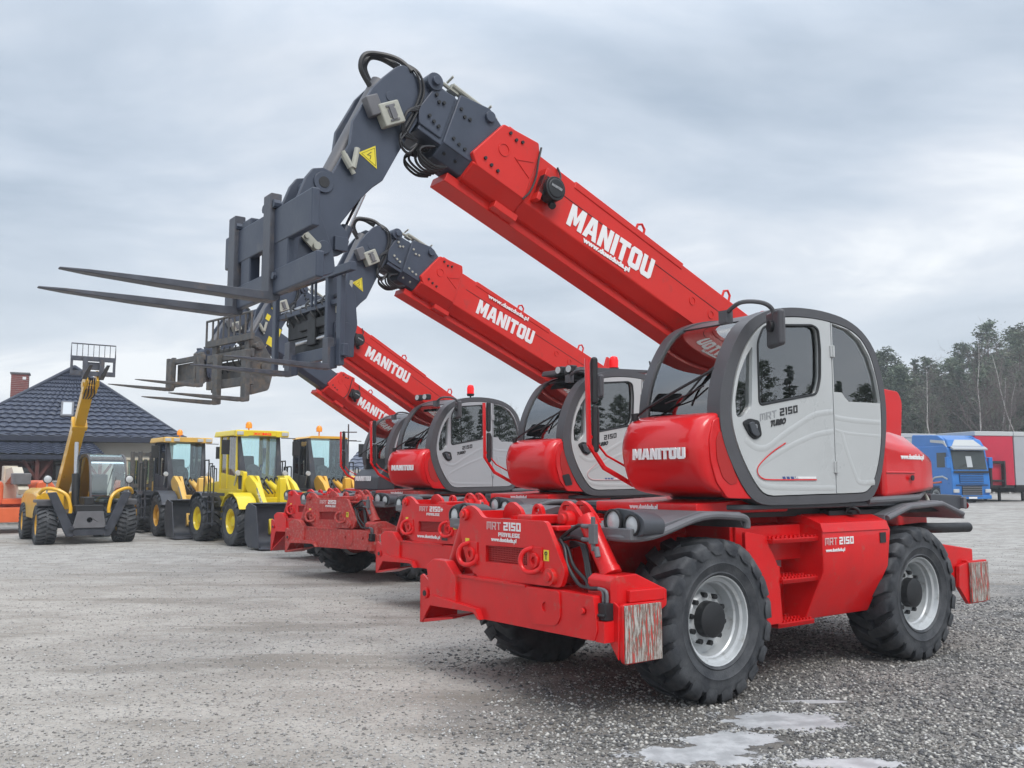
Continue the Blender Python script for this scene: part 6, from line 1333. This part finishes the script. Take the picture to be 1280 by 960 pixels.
k = MB(); k.box(-.1, .10, -1.22, 1.22, .28, .5); k.build('bumper', 'blue', t, bevel=.04)
for y in (-1.0, 1.0): k = MB(); k.box(.04, .11, y - .18, y + .18, .62, .82); k.build('headlight', 'lamp', t, bevel=.03)
for y in (-1.35, 1.35):
    k = MB(); k.box(-.15, .0, y - .12, y + .12, 1.95, 2.55); k.box(-.1, -.05, min(y, y * .8), max(y, y * .8), 2.5, 2.55); k.build('mirror', 'blue', t, bevel=.04)
k = MB(); k.box(-1.1, -.35, -1.222, -1.205, 2.0, 2.8); k.build('side_window', 'lorryglass', t)
k = MB(); k.tube([(-.3, -1.21, 1.35), (-.7, -1.21, 1.5), (-1.3, -1.21, 1.45), (-1.9, -1.21, 1.1)], .05); k.build('side_stripe', 'paleroof', t); k = MB(); k.tube([(-.8, -1.21, 1.2), (-1.4, -1.21, 1.15), (-2.0, -1.21, 1.3)], .05); k.build('side_stripe', 'orange', t)
text('XF', (-.25, -.25, 3.24), (0, 1, 0), (-.3, 0, .48), .2, .5, 'redlens', t, bold=.04)
k = MB(); k.box(-6.5, -.9, -.45, .45, .6, .9); k.build('chassis_frame', 'black', t)
for x in (-.95 + .0, -4.6):
    for y in (-1.02, 1.02): wheel(t, x - .4, y, .5, .32, .28, nl=30, hub='black', key='lw')
def trailer(name, label, loc, front, roof, stripes=True):
    r_ = thing(name, label, 'trailer', (*loc, .35), RZ)
    k = MB(); k.box(-12, 0, -1.25, 1.25, 1.0, 3.75); k.build('box_body', front, r_, bevel=.02)
    k = MB(); k.box(-12.02, .04, -1.27, 1.27, 3.75, 4.0); k.build('roof_cap', roof, r_, bevel=.03)
    k = MB(); k.box(-12, -.05, -1.2, 1.2, .85, 1.0); k.box(-12, -1, -.5, .5, .6, .85); k.build('underframe', 'black', r_)
    for x in (-1.9,):
        for y in (-.8, .8): k = MB(); k.box(x, x + .12, y - .06, y + .06, .0, 1.0); k.box(x - .08, x + .2, y - .14, y + .14, 0, .05); k.build('landing_leg', 'black', r_)
    for x in (-8.2, -9.5, -10.8):
        for y in (-1.0, 1.0): wheel(r_, x, y, .5, .34, .28, nl=30, hub='black', key='lw')
    return r_
tr = trailer('semi_trailer', 'pale-roofed trailer standing close behind the blue lorry', (23.9, 54.1), 'paleroof', 'paleroof')
tr = trailer('semi_trailer', 'crimson trailer with a black lifting frame on its front, right of the blue lorry', (27.0, 51.6), 'trailerred', 'paleroof')
lf = grp('lifting_frame', tr); k = MB()
for y in (-.55, .35): k.box(.03, .25, y, y + .12, .9, 2.35)
k.box(.05, .2, -.55, .47, 2.2, 2.35); k.box(.05, .2, -.55, .47, 1.2, 1.3); k.build('uprights', 'black', lf, bevel=.01)
k = MB(); k.box(.02, .05, -1.05, -.85, 1.5, 2.1); k.build('document_box', 'paleroof', tr)
trailer('semi_trailer', 'grey panelled trailer at the right edge, beside the crimson one', (29.5, 52.2), 'trailergrey', 'paleroof')

# ================================================================== trees
def leafmat(name, c0, c1, c2):
    m = bpy.data.materials.new(name); m.use_nodes = True; nt = m.node_tree; N = nt.nodes; L = nt.links; b = N['Principled BSDF']; b.inputs['Roughness'].default_value = .8; b.inputs['Specular IOR Level'].default_value = .2
    g_ = N.new('ShaderNodeNewGeometry'); o_ = N.new('ShaderNodeObjectInfo'); r = N.new('ShaderNodeValToRGB'); e = r.color_ramp.elements; e[0].color = (*c0, 1); e[1].color = (*c2, 1); q = e.new(.5); q.color = (*c1, 1)
    L.new(g_.outputs['Random Per Island'], r.inputs[0]); hs = N.new('ShaderNodeHueSaturation'); mr = N.new('ShaderNodeMapRange'); mr.inputs[3].default_value = .85; mr.inputs[4].default_value = 1.35
    L.new(o_.outputs['Random'], mr.inputs[0]); L.new(mr.outputs[0], hs.inputs['Value']); L.new(r.outputs[0], hs.inputs['Color']); L.new(hs.outputs[0], b.inputs['Base Color']); return m
M['needles'] = leafmat('pine_needles', (.060, .085, .058), (.105, .132, .088), (.15, .172, .120))
M['needlesd'] = leafmat('spruce_needles', (.045, .072, .052), (.078, .108, .074), (.11, .14, .095))
M['bark'] = mat('pine_bark', (.10, .065, .05), .9, var=.3, vscale=3)
M['birch'] = mat('birch_bark', (.46, .44, .42), .8, var=.25, vscale=4, dirt=(.08, .07, .07), dirt_amt=.05, dscale=5)
M['twigb'] = mat('birch_twigs', (.16, .125, .12), .9, var=.2)
M['twig'] = mat('bare_twigs', (.085, .066, .06), .9, var=.2)
def leafmesh(P, S, m, name):
    n = len(P); A = rs.normal(size=(n, 3)); A /= np.linalg.norm(A, axis=1)[:, None]; B = np.cross(A, rs.normal(size=(n, 3))); B /= np.linalg.norm(B, axis=1)[:, None]
    A[:, 2] *= .6; W = np.stack([P - A * S[:, None], P + A * S[:, None], P + B * S[:, None] * .8], 1)
    me = bpy.data.meshes.new(name); me.vertices.add(n * 3); me.vertices.foreach_set('co', W.reshape(-1)); me.loops.add(n * 3); me.polygons.add(n); me.loops.foreach_set('vertex_index', np.arange(n * 3)); me.polygons.foreach_set('loop_start', np.arange(n) * 3)
    me.update(calc_edges=True); me.materials.append(m); return me
def conifer(seed, h, pine):
    rnd = np.random.RandomState(seed); pts = []; sz = []; br = MB()
    z0 = h * (.30 if pine else .06); n = 54 if pine else 74
    bend = rnd.normal(size=2) * .02
    for i in range(n):
        t = (i + rnd.rand()) / n; z = z0 + (h - z0) * t
        if pine: r = (.5 + 2.1 * math.sin(math.pi * min(1, t * .9 + .12)) ** .8) * (.55 + .7 * rnd.rand())
        else: r = (2.3 * (1 - t) ** .85 + .12) * (.65 + .5 * rnd.rand())
        a = i * 2.4 + rnd.rand(); L_ = r; cx, cy = bend[0] * z * z / h, bend[1] * z * z / h
        dz = L_ * (.18 if pine else -.25)
        br.tube([(cx, cy, z), (cx + L_ * math.cos(a), cy + L_ * math.sin(a), z + dz)], [.035, .012], 4)
        k_ = 95 if pine else 70
        f = rnd.rand(k_) ** .55 * 1.05
        if pine: f = .45 + .6 * rnd.rand(k_)
        p = np.stack([cx + f * L_ * math.cos(a), cy + f * L_ * math.sin(a), z + f * dz], 1) + rnd.normal(size=(k_, 3)) * (.30 if pine else .13) * np.array([1, 1, .6])
        pts.append(p); sz.append(.11 + .15 * rnd.rand(k_))
    tr = MB(); tr.tube([(0, 0, -.2), (bend[0] * h * .25, bend[1] * h * .25, h * .5), (bend[0] * h, bend[1] * h, h * .98)], [.20, .13, .03], 7)
    return tr, br, leafmesh(np.concatenate(pts), np.concatenate(sz), M['needles' if pine else 'needlesd'], 'foliage')
def bare(seed, h, white):
    rnd = random.Random(seed); tr = MB(); br = MB()
    def grow(p, d, l, r, lev):
        pts = [p]; q = p; n = 4 if lev else 7
        for i in range(n):
            d = (d + Vector((rnd.gauss(0, .07), rnd.gauss(0, .07), .03 if lev else .0))).normalized(); q = q + d * l / n; pts.append(q)
        rr = [r * (1 - .85 * i / n) for i in range(n + 1)]; (tr if lev == 0 else br).tube(pts, rr, 6 if lev == 0 else 3)
        if lev < 3:
            m_ = (20, 6, 4)[lev]
            for i in range(m_):
                t = (.30 + .68 * (i + rnd.random()) / m_) if lev == 0 else rnd.uniform(.25, 1); k_ = min(n - 1, int(t * n)); b0 = pts[k_].lerp(pts[k_ + 1], t * n - k_)
                a = rnd.uniform(0, 6.283); side = d.orthogonal().normalized(); side.rotate(Matrix.Rotation(a, 3, d)); dd = (d * .95 + side * (.75 if lev == 0 else .8)).normalized()
                grow(b0, dd, l * (.36 * (1.25 - t) + .06 if lev == 0 else rnd.uniform(.4, .6)), rr[k_] * .42 + .004, lev + 1)
    grow(Vector((0, 0, -.2)), Vector((rnd.gauss(0, .03), rnd.gauss(0, .03), 1)).normalized(), h, .115, 0)
    return tr, br
protos = []
for i, (h, pine) in enumerate(((15.5, 1), (14, 1), (16.5, 1), (13, 1), (16, 0), (14, 0), (12, 0))):
    tr, br, fol = conifer(20 + i, h, pine); t_ = tr.build('trunk', 'bark'); b_ = br.build('branches', 'bark'); protos.append(('pine_tree' if pine else 'spruce_tree', t_.data, b_.data, fol)); bpy.data.objects.remove(t_); bpy.data.objects.remove(b_)
bprotos = []
for i in range(5):
    tr, br = bare(50 + i, 12 + i * .6, 1); t_ = tr.build('trunk', 'birch'); b_ = br.build('branches', 'twigb'); b2 = br.build('branches', 'twig'); t2 = tr.build('trunk', 'twig')
    bprotos.append((t_.data, b_.data, t2.data, b2.data)); [bpy.data.objects.remove(o) for o in (t_, b_, b2, t2)]
rnd = random.Random(11)
def plant_con(i, x, y, s, label, group):
    nme, t_, b_, f_ = protos[i]; r_ = thing(nme, label, 'tree', (x, y, gz(x, y)), rnd.uniform(0, 6), group); r_.scale = (s, s, s * rnd.uniform(.92, 1.05)); obj('trunk', t_, r_); c_ = obj('crown', f_, r_); obj('branches', b_, r_); return r_
def plant_bare(i, x, y, s, label, group, white=True):
    p = bprotos[i]; r_ = thing('birch_tree' if white else 'bare_tree', label, 'tree', (x, y, gz(x, y)), rnd.uniform(0, 6), group); r_.scale = (s, s, s); obj('trunk', p[0 if white else 2], r_); obj('crown', p[1 if white else 3], r_); return r_
# wood behind the lorries
for j, y in enumerate((85, 88, 91, 95, 100, 105)):
    x = 27 + j * .7
    while x < 74:
        i = rnd.choice((0, 1, 2, 3, 0, 1, 2, 4, 5)) if j > 0 else rnd.choice((3, 6, 1, 5)); s = (.80 + .0095 * (x - 30)) * rnd.uniform(.86, 1.07) * (.95 if j == 0 else 1.0)
        plant_con(i, x, y + rnd.uniform(-1.5, 1.5), s, 'dark green conifer in the dense wood behind the lorries', 'conifers of the wood'); x += rnd.uniform(1.7, 3.0) * (1.3 if j == 0 else 1)
for j in range(22):
    x = 29 + j * 2.1 + rnd.uniform(-.4, .4); plant_bare(rnd.randrange(5), x, 82 + rnd.uniform(-2, 5), (.62 + .011 * (x - 30)) * rnd.uniform(.85, 1.05), 'leafless grey-brown tree among the conifers of the wood', 'bare brown trees of the wood', False)
for x, y, s in ((40.6, 79, .92), (41.6, 80, .86), (44.3, 79.5, 1.0), (45.6, 78.5, .98), (46.4, 80, 1.02), (48.3, 79, .98), (43.0, 80, .84), (50.1, 79, 1.0), (37.0, 80, .8)):
    plant_bare(rnd.randrange(5), x, y, s, 'white-barked bare birch at the front edge of the wood', 'birches at the edge of the wood')
# the wood goes on along the right-hand side of the yard (seen in the cab windows)
for j in range(64):
    y = -34 + j * 1.6; x = 56 + rnd.uniform(-2, 5); i = rnd.choice((0, 1, 2, 3, 4, 5))
    if y < 74: plant_con(i, x, y, rnd.uniform(.42, .56), 'conifer in the row beside the yard, mirrored in the red machines cab windows', 'conifers beside the yard')
# small bare trees on the left behind the far roof
for x, y, s, i in ((-5.9, 62, .42, 0), (-7.4, 60, .36, 1), (-1.2, 64, .46, 2), (-.2, 62, .42, 3), (-2.2, 63, .40, 4), (-26.5, 60, .5, 2)):
    plant_bare(i, x, y, s, 'small leafless tree far behind the red telehandlers', 'small bare trees behind the machines', False)
